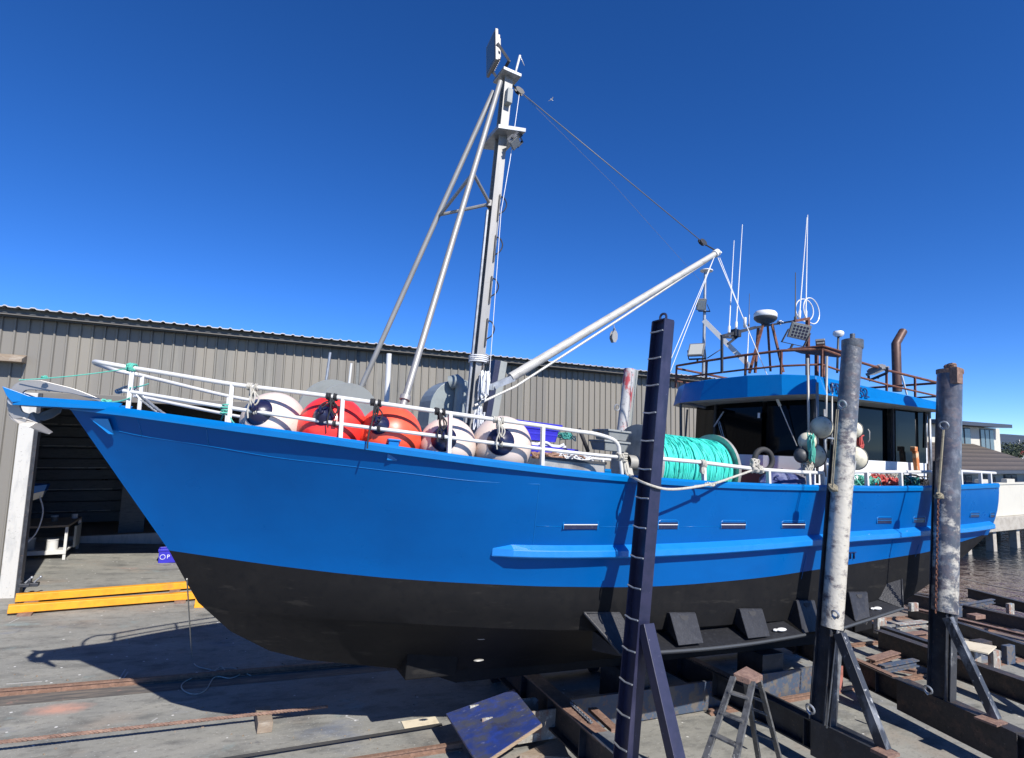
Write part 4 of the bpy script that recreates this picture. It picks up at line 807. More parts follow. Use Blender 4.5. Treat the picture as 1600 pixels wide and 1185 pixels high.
# radar gantry
gp_ = lambda px, py, v=7.7: S(px, py, v=v)
mb = MB(); rc = gp_(1196, 494)
top1, top2 = gp_(1192, 508), gp_(1206, 506)
for a, b in ((top1, gp_(1171, 583, 7.5)), (top1+V3((.05, .15, 0)), gp_(1180, 583, 7.9)), (top2, gp_(1224, 582, 7.6)), (top2+V3((0, .1, 0)), gp_(1204, 580, 8.3))): mb.bar(a, b, .045, .04)
build(mb, 'radar_gantry', M['rust'], boat)
mb = MB(); mb.lathe(rc+V3((0, 0, -.08)), (0, 0, 1), [(0, -.1), (.07, -.1), (.1, -.07), (.17, -.04), (.22, .01), (.226, .04), (.222, .045)], 28); rd = build(mb, 'radar', M['dkgrey'], boat)
mb = MB(); mb.lathe(rc+V3((0, 0, -.08)), (0, 0, 1), [(.22, .046), (.228, .06), (.226, .12), (.20, .16), (.1, .178), (0, .182)], 28); build(mb, 'radome', M['radome'], rd)
mb = MB(); ca = gp_(1127, 526, 7.7); cb = gp_(1240, 502, 7.7); mb.bar(ca, gp_(1180, 512), .05, .06); mb.bar(gp_(1180, 512), cb, .035, .04); mb.bar(gp_(1128, 527), gp_(1150, 528), .03, .04); mb.bar(gp_(1137, 538), gp_(1155, 524), .03, .04); mb.box(gp_(1150, 521), (.16, .12, .14)); mb.bar(gp_(1128, 583), gp_(1128, 525), .04, .04, (1, 0, 0)); mb.tube([gp_(1128, 545), gp_(1105, 560, 7.9)], .01); build(mb, 'aerial_crossbar', M['darksteel'], boat)
def whip(x0, y0, x1, y1, r, m, v=7.7, nm='whip_aerial'):
    a, b = gp_(x0, y0, v), gp_(x1, y1, v); mb = MB(); mb.tube([a, a.lerp(b, .06), a.lerp(b, .08), b], [r*2.2, r*2.2, r, r*.6], 6); build(mb, nm, m, boat)
whip(1139, 520, 1147, 376, .012, M['radome']); whip(1150, 515, 1160, 351, .012, M['radome']); whip(1170, 510, 1171, 459, .009, M['dkgrey']); whip(1167, 575, 1171, 492, .012, M['radome'])
whip(1243, 500, 1243, 426, .014, M['dkgrey'], 7.2); whip(1249, 497, 1261, 340, .012, M['radome'], 7.2); whip(1259, 497, 1262, 336, .012, M['radome'], 7.2)
mb = MB(); c = gp_(1219, 502); mb.lathe(c+V3((0, 0, -.04)), (0, 0, 1), [(.02, -.04), (.02, 0), (.07, .01), (.06, .04), (0, .05)], 14); build(mb, 'satellite_dome', M['radome'], boat)
mb = MB(); c = gp_(1310, 525, 7.0); mb.tube([gp_(1308, 583, 7.0), c], .022, 8); build(mb, 'dome_pole', M['dkgrey'], boat)
mb = MB(); mb.lathe(c, (0, 0, 1), [(0, -.02), (.06, -.02), (.1, .02), (.105, .06), (.09, .09), (0, .1)], 20); build(mb, 'satellite_dome', M['radome'], boat)
mb = MB(); mb.ring(gp_(1257, 485, 7.2), V3((-.15, -1, 0)), .23, .011, 36, 6); mb.ring(gp_(1268, 486, 7.2), V3((.05, -1, 0.05)), .27, .011, 36, 6); build(mb, 'loop_aerial', M['radome'], boat)
# near floodlights and their post
mb = MB(); mb.bar(gp_(1262, 600, 7.0), gp_(1262, 498, 7.0), .06, .06, (1, 0, 0)); mb.bar(gp_(1276, 598, 7.0), gp_(1276, 545, 7.0), .06, .05, (1, 0, 0)); mb.bar(gp_(1241, 502, 7.0), gp_(1264, 498, 7.0), .05, .05); mb.bar(gp_(1287, 600, 6.6), gp_(1287, 552, 6.6), .035, .035, (1, 0, 0)); build(mb, 'lamp_post', M['rust'], boat)
c = gp_(1249, 518, 6.9); f = flood(c, (-.45, -.8, -.35), (.15, 0, 1), .38, .30, bracket=gp_(1235, 545, 6.9), lens='vent')
mb = MB(); z = V3((-.45, -.8, -.35)).normalized(); x = V3((.15, 0, 1)).cross(z).normalized(); y = z.cross(x)
for i in range(5):
    for j in range(4): mb.box(c+z*.033+x*(i-2)*.062+y*(j-1.5)*.06, (.045, .04, .006), (x, y, z))
build(mb, 'lamp_cells', M['navy'], f)
flood(gp_(1282, 538, 6.7), (.35, .3, .9), (0, .5, .5), .26, .16, fins=False); flood(gp_(1088, 547, 8.9), (-.75, -.35, .35), (0, 0, 1), .34, .32, bracket=gp_(1090, 566, 8.9), fins=False)
flood(S(1371, 580, v=6.45), (.2, -.3, -.9), (1, 0, .2), .34, .26, bracket=S(1372, 592, v=6.45)); 
# far light mast with crane arm
mb = MB(); mb.tube([gp_(1099, 588, 9.0), gp_(1102, 425, 9.0)], [.04, .03], 10); build(mb, 'light_mast', M['galv'], boat)
mb = MB(); mb.lathe(gp_(1104, 424, 9.0), (0, 0, 1), [(0, 0), (.14, 0), (.14, .02), (0, .03)], 16); build(mb, 'satellite_dome', M['radome'], boat)
flood(gp_(1096, 476, 8.9), (-.5, -.6, -.6), (0, 0, 1), .2, .26, bracket=gp_(1102, 490, 9.0))
mb = MB(); mb.bar(gp_(1100, 501, 8.9), gp_(1173, 574, 8.0), .05, .10); build(mb, 'aerial_arm', M['white'], boat)
# exhaust with bent top
mb = MB(); e0 = S(1402, 612, v=7.3); e1 = S(1400, 537, v=7.3); e2 = S(1411, 518, v=7.3); mb.tube([e0, e1, e1+(e2-e1)*.15, e2], [.095, .095, .09, .088], 18, caps=False); mb.tube([e2, e1+(e2-e1)*.3], [.08, .08], 18); build(mb, 'exhaust_pipe', M['exhaust'], boat)
mb = MB(); mb.tube([S(1409, 587, v=6.9), S(1417, 617, v=6.9)], .02); mb.tube([S(1410, 565, v=6.9), S(1460, 590, v=6.9)], .0); build(mb, 'exhaust_stay', M['white'], boat)
mb = MB(); mb.tube([S(1455, 762, v=6.5), S(1452, 642, v=6.5)], .03); mb.tube([S(1447, 700, v=6.6), S(1448, 642, v=6.6)], .02); build(mb, 'awning_post', M['galv'], boat)
mb = MB(); mb.bar(S(1433, 740, v=6.5), S(1430, 706, v=6.5), .08, .1); mb.box(S(1428, 702, v=6.5), (.1, .1, .1)); build(mb, 'bracket_lamp', M['copperish'], boat, bev=.01)
# hauler davits: upright poles in front of the side
for i, (x0, y0, x1, y1, r_, v) in enumerate(((1266, 668, 1262, 560, .03, 6.25), (1278, 673, 1277, 598, .032, 6.2), (1290, 660, 1292, 557, .03, 6.3), (1300, 662, 1300, 600, .022, 6.3))):
    mb = MB(); mb.tube([S(x0, y0, v=v)-V3((0, 0, .9)), S(x1, y1, v=v)], r_*.75, 9); build(mb, 'davit_pole', M['alu'], boat)
mb = MB(); p = S(1193, 719, v=VN-.3); mb.ring(p, (0.2, 1, 0), .17, .045, 24, 10); build(mb, 'tyre_ring', M['tyre'], boat)
mb = MB(); mb.bx((HF-.4, 6.9, 3.6), (HF+.1, 8.2, 4.35)); build(mb, 'winch_box', M['redprim'], boat, bev=.02)

# ---- deck gear fixed to the boat ----
vp = S(704, 620, v=9.0)
mb = MB(); pts = []
c0 = S(735, 590, v=9.0); r_ = .52
prof = [(vp.x-.38, vp.z-1.3)]
for k in range(9):
    a = math.pi-k*math.pi/16; prof.append((vp.x+.14+.52*math.cos(a), vp.z-.22+.52*math.sin(a)))
prof += [(vp.x+.55, vp.z+.3), (vp.x+.55, vp.z-1.3)]
mb.slab([(a, 8.9, b) for a, b in prof], (0, .6, 0)); build(mb, 'ventilator', M['vent'], boat, bev=.008)
mb = MB(); q = S(722, 610, v=8.8); mb.tube([(q.x, 8.8, q.z-1.2), (q.x, 8.8, q.z-.05), (q.x-.03, 8.8, q.z+.08), (q.x-.12, 8.8, q.z+.14), (q.x-.2, 8.86, q.z+.1)], .12, 14); build(mb, 'vent_pipe', M['vent'], boat)
mb = MB(); g = S(540, 655, v=8.3); mb.lathe(g, (-.3, 1, .15), [(0, -.02), (.52, -.02), (.52, .02), (0, .02)], 48, False); mb.lathe(g, (-.3, 1, .15), [(.12, .02), (.12, .5)], 16); mb.lathe(g+V3((-.3, 1, .15)).normalized()*.5, (-.3, 1, .15), [(0, -.02), (.52, -.02), (.52, .02), (0, .02)], 48, False); build(mb, 'anchor_winch_drum', M['grey'], boat)
for (x0, y0, x1, y1, r_, v, m, nm) in ((605, 660, 608, 553, .042, 8.9, 'white', 'vent_stack'), (503, 640, 516, 551, .022, 9.2, 'galv', 'thin_pole'), (545, 610, 549, 568, .02, 9.4, 'white', 'thin_pole')):
    mb = MB(); mb.tube([S(x0, y0, v=v)-V3((0, 0, .4)), S(x1, y1, v=v)], r_, 10); build(mb, nm, M[m], boat)
mb = MB(); q = S(612, 706, v=6.38); mb.bx((q.x-.06, q.y-.06, q.z-.1), (q.x+.06, q.y+.06, q.z+.12)); mb.bx((q.x-.075, q.y-.075, q.z+.12), (q.x+.075, q.y+.075, q.z+.145)); build(mb, 'bollard', M['blue_lt'], boat, bev=.008)
# net reel with turquoise rope
rv = 7.15; ra, rb2 = 5.7, 7.35; rcz = S(1100, 683, v=rv).z-.56
mb = MB()
for k in range(2):
    u = (ra, rb2)[k]; mb.lathe((u, rv, rcz), (1, 0, 0), [(0, -.02), (.6, -.02), (.62, -.03), (.62, .03), (.6, .02), (0, .02)], 44)
mb.lathe((ra, rv, rcz), (1, 0, 0), [(.12, -.2), (.12, 1.9)], 16)
for u in (ra-.2, rb2+.2): mb.bar((u, rv-.45, ws(u)-.78), (u, rv, rcz), .08, .1, (1, 0, 0)); mb.bar((u, rv+.45, ws(u)-.78), (u, rv, rcz), .08, .1, (1, 0, 0))
reel = build(mb, 'net_reel', M['tub'], boat)
mb = MB(); prof = [(.1, .022)]+[(.50+.018*math.sin(k*1.3)+.01*math.sin(k*2.9), .03+k*(rb2-ra-.08)/40) for k in range(41)]+[(.1, rb2-ra-.03)]
mb.lathe((ra, rv, rcz), (1, 0, 0), prof, 56); rope = build(mb, 'rope_winding', M['teal'], reel)
mb = MB(); rg = random.Random(4)
for k in range(95):                                # loose turns of rope lying over the winding
    u = ra+.08+(rb2-ra-.16)*rg.random(); du = rg.uniform(-.12, .12); a0 = rg.uniform(-.5, 2.2); sp_ = rg.uniform(.8, 2.6)
    mb.tube([(min(max(u+du*j/9, ra+.05), rb2-.05), rv-math.cos(a0+sp_*j/9)*.523, rcz+math.sin(a0+sp_*j/9)*.518) for j in range(10)], .0065, 5)
build(mb, 'rope_turns', M['teal'], reel)
# bilge keels: shelf, inclined brackets, anodes
def oshelf(px, py, v): return S(px, py, v=v)
for seg, (A0, A1, brs, an) in enumerate((((970, 1022), (1258, 992), ((1042, 1082, 957, 1063, 1102), (1151, 1186, 951, 1172, 1206), (1240, 1268, 938, 1258, 1286)), ((1011, 1006), (1221, 980))), ((1300, 987), (1411, 951), ((1322, 1350, 925, 1340, 1362),), ((1371, 943),)))):
    v_o = 5.86
    a, b = S(*A0, v=v_o), S(*A1, v=v_o); n_ = 10; out = [a.lerp(b, i/n_)+V3((0, 0, -.05*math.sin(math.pi*i/n_) if seg == 0 else -.0)) for i in range(n_+1)]
    inn = []
    for p in out:
        w_ = p.z+.10; inn.append(V3((p.x, VC-side_b(p.x, w_)+.03, w_)))
    mb = MB(); mb.grid([out, inn], False); mb.grid([[p-V3((0, 0, .03)) for p in out], [p-V3((0, 0, .25)) for p in inn]], False); mb.grid([out, [p-V3((0, 0, .03)) for p in out]], False)
    mb.add([out[0], inn[0], inn[0]-V3((0, 0, .25)), out[0]-V3((0, 0, .03))], [(0, 1, 2, 3)]); mb.add([out[-1], inn[-1], inn[-1]-V3((0, 0, .25)), out[-1]-V3((0, 0, .03))], [(0, 1, 2, 3)])
    bk = build(mb, 'bilge_keel', M['blackrough'], boat)
    mb = MB(); mb.tube(out, .02, 8); build(mb, 'keel_edge', M['dkgrey'], bk)  # edge tube coloured paler than the keel to look lit
    for (x0, x1, yt, xb0, xb1) in brs:
        tl, tr_ = [onhull(x, yt) for x in (x0, x1)]
        bl_ = min(out, key=lambda p: abs(p.x-(tl.x-.25)));
        def outer(u): 
            t_ = (u-out[0].x)/(out[-1].x-out[0].x); return out[0].lerp(out[-1], t_)
        ou = lambda x: S(x, 1022-(x-970)*.104 if seg == 0 else 987-(x-1300)*.324, v=v_o).x
        b0, b1 = outer(ou(xb0))+V3((0, .03, .02)), outer(ou(xb1))+V3((0, .03, .02))
        t0_, t1_ = tl+V3((0, -.06, 0)), tr_+V3((0, -.06, 0))
        mb = MB(); mb.slab([t0_, t1_, b1, b0], (0, .02, .015)); mb.slab([t0_, tl+V3((0, .05, 0)), inn[5]*0+V3((b0.x+.1, VC-side_b(b0.x+.1, b0.z+.1), b0.z+.08)), b0], (.015, 0, 0)); mb.slab([t0_, t1_, tr_+V3((0, .03, 0)), tl+V3((0, .03, 0))], (0, 0, -.015)); br = build(mb, 'keel_bracket', M['blackrough'], bk, bev=.003)
        e = (t0_+t1_)/2; mb = MB(); d1 = (b0-t0_).normalized(); d2 = (t1_-t0_).normalized(); nn = d1.cross(d2).normalized(); nn = nn if nn.y < 0 else -nn
        mb.slab([e+nn*.003+d1*(.03+.07*math.sin(k*math.pi/6))+d2*(-.08*math.cos(k*math.pi/6)) for k in range(7)], nn*.003); build(mb, 'notch_shade', M['tyre'], br)  # flat dark half-round sheet painting the shade inside a cut-out
    for (x, y) in an:
        q = S(x, y, v=6.0); o = outer(q.x); q = V3((q.x, 6.0, o.z+.055)); mb = MB(); mb.ball(q, .09, 12, (1.2, .5, .3)); mb.ball(q+V3((-.11, .02, -.005)), .05, 8, (1, .6, .4)); build(mb, 'anode', M['zinc'], bk)
    if seg == 0:
        mb = MB(); h1, h2 = onhull(911, 957), onhull(966, 957); mb.slab([h1+V3((0, -.02, 0)), h2+V3((0, -.05, 0)), out[1], out[0]], (0, .02, .01)); mb.tube([h1+V3((0, -.03, 0)), out[0]], .02, 8); mb.tube([h1+V3((0, -.03, 0)), h2+V3((0, -.03, 0))], .012, 6); build(mb, 'keel_fairing', M['blackrough'], bk)
    else:
        mb = MB(); h1, h2 = S(1409, 905, v=6.0), onhull(1386, 912); mb.slab([h1, h2, inn[-2]+V3((0, 0, .02)), out[-1]], (.012, 0, 0)); mb.tube([h1, out[-1]], .015, 6); build(mb, 'keel_fairing', M['blackrough'], bk)
for (x, y) in ((753, 998), (748, 1032)):
    q = S(x, y, v=7.2); mb = MB(); mb.ball(q, .055, 12, (1.4, .6, .25)); build(mb, 'anode', M['tub'], boat)
# ================= THINGS ON THE BOAT =================
view = lambda p: (L(CAM)-V3(p)).normalized()
def buoy(px, py, rpx, v, m, label, cap, capoff, AN=.8, lean=(0, 0), shape=1.0):
    c = S(px, py, v=v); r_ = rpx/FPX*((Wd(*c)-CAM).dot(cf))
    t = thing('buoy', label, 'buoy', c, 'buoys lashed along the bow rail')
    q = c+V3((0, 0, 0)); ax = S(px+capoff[0], py+capoff[1], v=v)-c; n_ = (view(c)*math.sqrt(max(0.05, r_*r_-ax.length_squared))+ax).normalized()
    # n_: where the blue nose points
    prof = [(0, -r_*1.0)]
    for k in range(1, 22):
        a = math.pi*k/22
        if a > math.pi*AN: break
        prof.append((r_*math.sin(a)*(1+.02*math.sin(a)), -r_*math.cos(a)))
    ah = math.pi*AN; mb = MB(); mb.lathe(c, n_, prof, 40); body = build(mb, 'body', m, t)
    rc_ = r_*math.sin(ah*.99); hc = -r_*math.cos(ah)
    mb = MB(); mb.lathe(c, n_, [(rc_+.006, hc-.035), (rc_+.008, hc-.0), (rc_*.9, hc+r_*.08), (rc_*.62, hc+r_*.19), (rc_*.3, hc+r_*.25), (rc_*.28, hc+r_*.33), (0, hc+r_*.34)], 32); cp_ = build(mb, 'nose', cap, t)
    e = c+n_*(hc+r_*.33); mb = MB(); mb.ring(e+n_*.02, V3((1, 0, 0)) if abs(n_.x) < .8 else V3((0, 1, 0)), .035, .014, 14, 6); build(mb, 'eye', cap, cp_)
    return c, e+n_*.03, r_
BU = [(427, 662, 48, 'cream_buoy', 'cream vinyl buoy nearest the bow, its navy nose turned to the upper left', (-24, -19), .875),
      (519, 671, 52, 'red_buoy', 'bright red buoy next to the cream one nearest the bow', (-14, -22), .915),
      (609, 683, 49, 'orange_buoy', 'paler orange red buoy under the near mast leg', (-17, -20), .915),
      (699, 697, 44, 'cream_buoy', 'cream buoy with pinkish grime between the orange red buoy and the mast', (-6, -12), .872),
      (784, 697, 46, 'cream_buoy', 'cream buoy nearest the stack of blue fish bins, navy nose facing the camera', (-2, -7), .868)]
bpos = []
for i, (px, py, rr_, m, lb, co, an_) in enumerate(BU):
    u_ = S(px, py, v=6.6).x; v = VC-bd(u_)+.47; u_ = S(px, py, v=v).x; v = VC-bd(u_)+.47
    bpos.append(buoy(px, py, rr_, v, M[m], lb, M['navy'], co, an_))
def railpt(px, h='t'):                                # on the near top rail at picture column px
    lo, hi = -1.3, 14
    T_ = HT if h == 't' else HM
    for _ in range(40):
        m = (lo+hi)/2; q = rp(m, lin(m, T_)); p = Wd(*q)-CAM; x = 800+FPX*p.dot(cr)/p.dot(cf)
        if x < px: lo = m
        else: hi = m
    return rp(m, lin(m, T_))
LASH = [('rope_white', 396, 0, 'weathered pale rope lashing the cream buoy nearest the bow to the top rail'), ('rope_black', 519, 1, 'black rope tying the bright red buoy to the top rail'), ('rope_black', 588, 2, 'black rope tying the paler orange red buoy, its long tail hanging down the hull'), ('rope_black', 688, 3, 'black rope tying the cream buoy next to the mast leg side'), ('rope_white', 779, 4, 'pale and dark rope tying the cream buoy beside the blue bins')]
for m, px, bi, lb in LASH:
    q = railpt(px); c, e, r_ = bpos[bi]; mb = MB(); ax = (railpt(px+8)-railpt(px-8))
    wrap(mb, q-ax*.3, ax, .026, .010, 3, .02); wrap(mb, q+ax*.35, ax, .026, .010, 2, .02)
    tangle(mb, q+V3((0, -.02, -.06)), (.035, .03, .06), .008, 3, bi)
    mb.tube(bez([q+V3((0, -.03, -.03)), q.lerp(e, .5)+V3((.02, -.04, 0)), e], 5), .009, 6); mb.tube(bez([q+V3((.01, .03, -.03)), q.lerp(e, .6)+V3((-.03, -.02, 0)), e], 5), .009, 6)
    mb.tube(bez([q+V3((0, -.04, -.04)), q+V3((.07, -.05, -.12)), q+V3((.04, -.05, -.2)), q+V3((-.01, -.05, -.12)), q+V3((.0, -.04, -.05))], 5), .009, 6)
    tail = V3((.02, 0, -.35)) if bi != 2 else V3((-.04, 0, -.52))
    q2 = q+V3((-.03, -.05, 0)); mb.tube(bez([q2, q2+tail*.4+V3((.01, -.02, 0)), q2+tail*.7+V3((-.01, -.06 if bi == 2 else 0, 0)), q2+tail+V3((0, -.08 if bi == 2 else 0, 0))], 5), .009, 6)
    qm = railpt(c.x and px+4, 'm'); wrap(mb, qm, ax, .022, .009, 2, .02)
    one(mb, 'lashing_rope', M[m], lb, 'rope', q, 'lashings on the bow rail')
# green twine on the pulpit
mb = MB(); q = railpt(206); ax = railpt(215)-railpt(200); wrap(mb, q, ax, .03, .010, 5, .02, .012); tangle(mb, q, (.06, .05, .04), .007, 5, 9)
e = S(30, 594, v=VC-.1); mb.tube(sag(q, e, .02), .006, 6); tangle(mb, S(70, 590, v=VC-.15), (.03, .03, .02), .006, 3, 4)
one(mb, 'green_twine', M['rope_green'], 'green twine stretched from the anchor stock to the first rail stanchion', 'rope', q)
mb = MB(); k = S(166, 628, v=VC-.3); tangle(mb, k, (.06, .06, .03), .008, 5, 3); mb.tube(sag(k, S(203, 622, v=7.55), .02), .009, 6); mb.tube(sag(S(203, 606, v=7.55), S(232, 600, v=8.3), .01), .008, 6)
one(mb, 'green_twine', M['rope_green'], 'short green twine knotted on the bow platform at the foot of the first stanchion', 'rope', k)
mb = MB(); q = railpt(353, 'm'); wrap(mb, q-V3((0, 0, .02)), (0, 0, 1), .034, .009, 4, .03, .01); mb.tube(bez([q, S(340, 668, v=7.4), S(328, 663, v=7.8)], 4), .008, 6); mb.tube(bez([q, S(361, 655, v=6.95), S(366, 662, v=6.95)], 4), .007, 6)
one(mb, 'green_twine', M['rope_green'], 'green twine wound round the second bow stanchion', 'rope', q)
mb = MB(); a, b, c = S(184, 612, v=VC-.1), S(226, 626, v=7.75), S(345, 665, v=7.35); pts = bez([a, S(205, 607, v=7.8), b, S(262, 652, v=7.6), S(300, 661, v=7.5), c], 12)
for i in range(0, len(pts)-1):
    p0, p1 = pts[i], pts[i+1]; d = (p1-p0).normalized(); s_ = d.orthogonal() if i % 2 else d.cross(d.orthogonal()); m_ = (p0+p1)/2; s_.normalize()
    mb.tube([m_+d*(.055*math.cos(t))+s_*(.026*math.sin(t)) for t in [k*math.pi/5 for k in range(10)]], .009, 5, True)
one(mb, 'anchor_chain', M['galv'], 'galvanised anchor chain lying along the bow inside the rail', 'chain', b)
# anchor
an = thing('anchor', 'grey plough anchor with curved shank hanging from the bow roller', 'anchor', S(40, 640, v=VC))
sh = [(200, 612), (160, 622), (120, 612), (85, 603), (55, 597), (33, 601), (24, 615), (20, 637), (26, 650), (40, 657)]
cpts = bez([S(x/1, y, v=VC-.03) for x, y in [(168, 630), (120, 613), (85, 606), (58, 602), (38, 603), (27, 611), (22, 626), (23, 640), (30, 650), (44, 655)]], 5)
mb = MB(); n_ = len(cpts); 
vs = []
for i, p in enumerate(cpts):
    t_ = (cpts[min(i+1, n_-1)]-cpts[max(i-1, 0)]).normalized(); sd = V3((t_.z, 0, -t_.x)); h = .012+.045*min(1, i/14); vs.append([p+sd*h+V3((0, -.022, 0)), p+sd*h+V3((0, .022, 0)), p-sd*h+V3((0, .022, 0)), p-sd*h+V3((0, -.022, 0)), p+sd*h+V3((0, -.022, 0))])
mb.grid(vs, False); mb.add(vs[0][:4], [(0, 1, 2, 3)]); mb.add(vs[-1][:4], [(0, 1, 2, 3)]); build(mb, 'shank', M['anchor'], an, bev=.006)
def blade(pts, vs_, nm):
    mb = MB(); mb.slab([S(x, y, v=VC+vv) for (x, y), vv in zip(pts, vs_)], (.012, .03, .006)); return build(mb, nm, M['anchor'], an, bev=.005)
blade([(56, 655), (60, 646), (74, 641), (90, 635), (95, 638), (92, 646), (80, 654), (68, 658)], (0, .06, .12, .2, .22, .16, .08, .02), 'fluke')
blade([(44, 667), (52, 661), (60, 662), (80, 676), (76, 679), (60, 675)], (-.04, -.02, -.06, -.26, -.28, -.14), 'fluke')
blade([(12, 648), (20, 653), (34, 653), (50, 644), (62, 651), (59, 661), (46, 668), (30, 663), (17, 656)], (-.03, -.05, -.06, -.02, .03, -.03, -.06, -.08, -.05), 'crown_plate')
# fish bins, trays, tub
def crateS(c, sx, sy, h, nm, m, label, ribs=True, group=None):
    t = thing(nm, label, 'bin' if nm == 'fish_bin' else 'tray', c, group)
    x, y, z = c; k = .04; mb = MB(); tk = .015
    mb.bx((x-sx/2+k, y-sy/2+k, z), (x+sx/2-k, y+sy/2-k, z+tk))
    bot = [(x-sx/2+k, y-sy/2+k), (x+sx/2-k, y-sy/2+k), (x+sx/2-k, y+sy/2-k), (x-sx/2+k, y+sy/2-k)]; top = [(x-sx/2, y-sy/2), (x+sx/2, y-sy/2), (x+sx/2, y+sy/2), (x-sx/2, y+sy/2)]
    for i in range(4):
        j = (i+1) % 4; nn = V3((y*0+(top[j][1]-top[i][1]), -(top[j][0]-top[i][0]), 0)).normalized(); mb.slab([(*bot[i], z), (*bot[j], z), (*top[j], z+h), (*top[i], z+h)], -nn*tk)
    build(mb, 'shell', m, t)
    mb = MB()
    for zz, o in ((z+h-.03, .03), (z+h*.62, .012), (z+h*.32, .005)) if ribs else ((z+h-.025, .02),):
        f_ = k*(1-(zz-z)/h)-o
        x0_, x1_, y0_, y1_ = x-sx/2+f_, x+sx/2-f_, y-sy/2+f_, y+sy/2-f_; th = .03
        mb.bx((x0_, y0_, zz), (x1_, y0_+.03, zz+th)); mb.bx((x0_, y1_-.03, zz), (x1_, y1_, zz+th)); mb.bx((x0_, y0_+.03, zz), (x0_+.03, y1_-.03, zz+th)); mb.bx((x1_-.03, y0_+.03, zz), (x1_, y1_-.03, zz+th))
    build(mb, 'rim', m, t, bev=.004); return t
q = S(838, 677, v=7.6); crateS((q.x-.12, q.y, q.z-.12), .78, .5, .27, 'fish_bin', M['bin'], 'ribbed blue fish bin on top of the stack beside the last cream buoy', group='blue fish bins on the foredeck')
q2_ = S(846, 690, v=7.5); crateS((q.x+.05, q.y-.05, q.z-.46), .95, .6, .26, 'fish_bin', M['bin'], 'blue fish bin in the middle of the stack, pale lid on it', group='blue fish bins on the foredeck')
crateS((q.x+.05, q.y-.05, q.z-.74), .9, .58, .27, 'fish_bin', M['bin'], 'lowest blue fish bin of the stack, mostly behind the bulwark', group='blue fish bins on the foredeck')
mb = MB(); mb.bx((q.x-.45, q.y-.33, q.z-.19), (q.x+.35, q.y+.2, q.z-.16)); mb.tube(bez([(q.x-.5+.1*i, q.y-.34, q.z-.17+.03*math.sin(i*1.7)) for i in range(9)], 4), .02, 6); one(mb, 'bin_lid', M['line'], 'white lid and rolled cloth between the two upper blue fish bins', 'lid', q)
mb = MB(); tangle(mb, S(885, 682, v=7.4), (.12, .12, .07), .007, 14, 31); one(mb, 'net_scrap', M['net_teal'], 'small bunch of teal net at the right end of the blue fish bins', 'net', S(885, 682, v=7.4))
q = S(955, 683, v=7.2)
for k in range(2): crateS((q.x-.03*k, q.y, q.z-.05-.17*k), .42+.06*k, .4, .15, 'tray', M['grey'], ['upper grey metal tray near the rounded end of the bow rail', 'lower grey metal tray near the rounded end of the bow rail'][k], False, 'grey trays near the rail end')
mb = MB(); tangle(mb, S(950, 675, v=7.2), (.14, .1, .05), .014, 9, 8); one(mb, 'bait_scraps', M['net_tan'], 'tan scraps piled on the upper grey tray', 'scraps', S(950, 675, v=7.2))
a, b = S(848, 722, v=6.45), S(944, 722, v=6.45)
tb_ = thing('metal_tub', 'wide scuffed aluminium tub full of brown scraps and rope behind the rail', 'tub', V3(((a.x+b.x)/2, 6.7, a.z-.5)))
mb = MB(); x0_, x1_ = a.x, b.x; zt_ = (a.z+b.z)/2+.0
for y0_, y1_ in ((6.42, 6.45), (7.02, 7.05)): mb.bx((x0_, y0_, zt_-.7), (x1_, y1_, zt_))
mb.bx((x0_, 6.452, zt_-.7), (x0_+.02, 7.018, zt_-.002)); mb.bx((x1_-.02, 6.452, zt_-.7), (x1_, 7.018, zt_-.002)); mb.bx((x0_+.02, 6.452, zt_-.12), (x1_-.02, 7.018, zt_-.1)); build(mb, 'wall', M['tub'], tb_)
mb = MB(); mb.bx((x0_-.01, 6.40, zt_), (x1_+.01, 6.425, zt_+.035)); mb.bx((x0_-.01, 7.045, zt_), (x1_+.01, 7.07, zt_+.035)); build(mb, 'rubber_rim', M['dkgrey'], tb_)
mb = MB(); tangle(mb, ((x0_+x1_)/2, 6.75, zt_+.02), ((x1_-x0_)*.42, .22, .09), .02, 22, 12); one(mb, 'scraps', M['net_tan'], 'brown hide like scraps heaped in the aluminium tub', 'scraps', (x0_, 6.7, zt_))
mb = MB(); tangle(mb, ((x0_+x1_)/2+.1, 6.6, zt_+.04), ((x1_-x0_)*.4, .15, .1), .008, 6, 18); one(mb, 'cord_loops', M['line'], 'loops of white cord over the scraps in the aluminium tub', 'cord', (x0_, 6.6, zt_))
mb = MB(); p0_, p1_ = S(912, 688, v=6.9), S(905, 670, v=6.9); mb.tube([p0_+(p0_-p1_), p1_], .03, 8); one(mb, 'black_stick', M['tyre'], 'short black rubber handle sticking up behind the aluminium tub', 'handle', p0_)
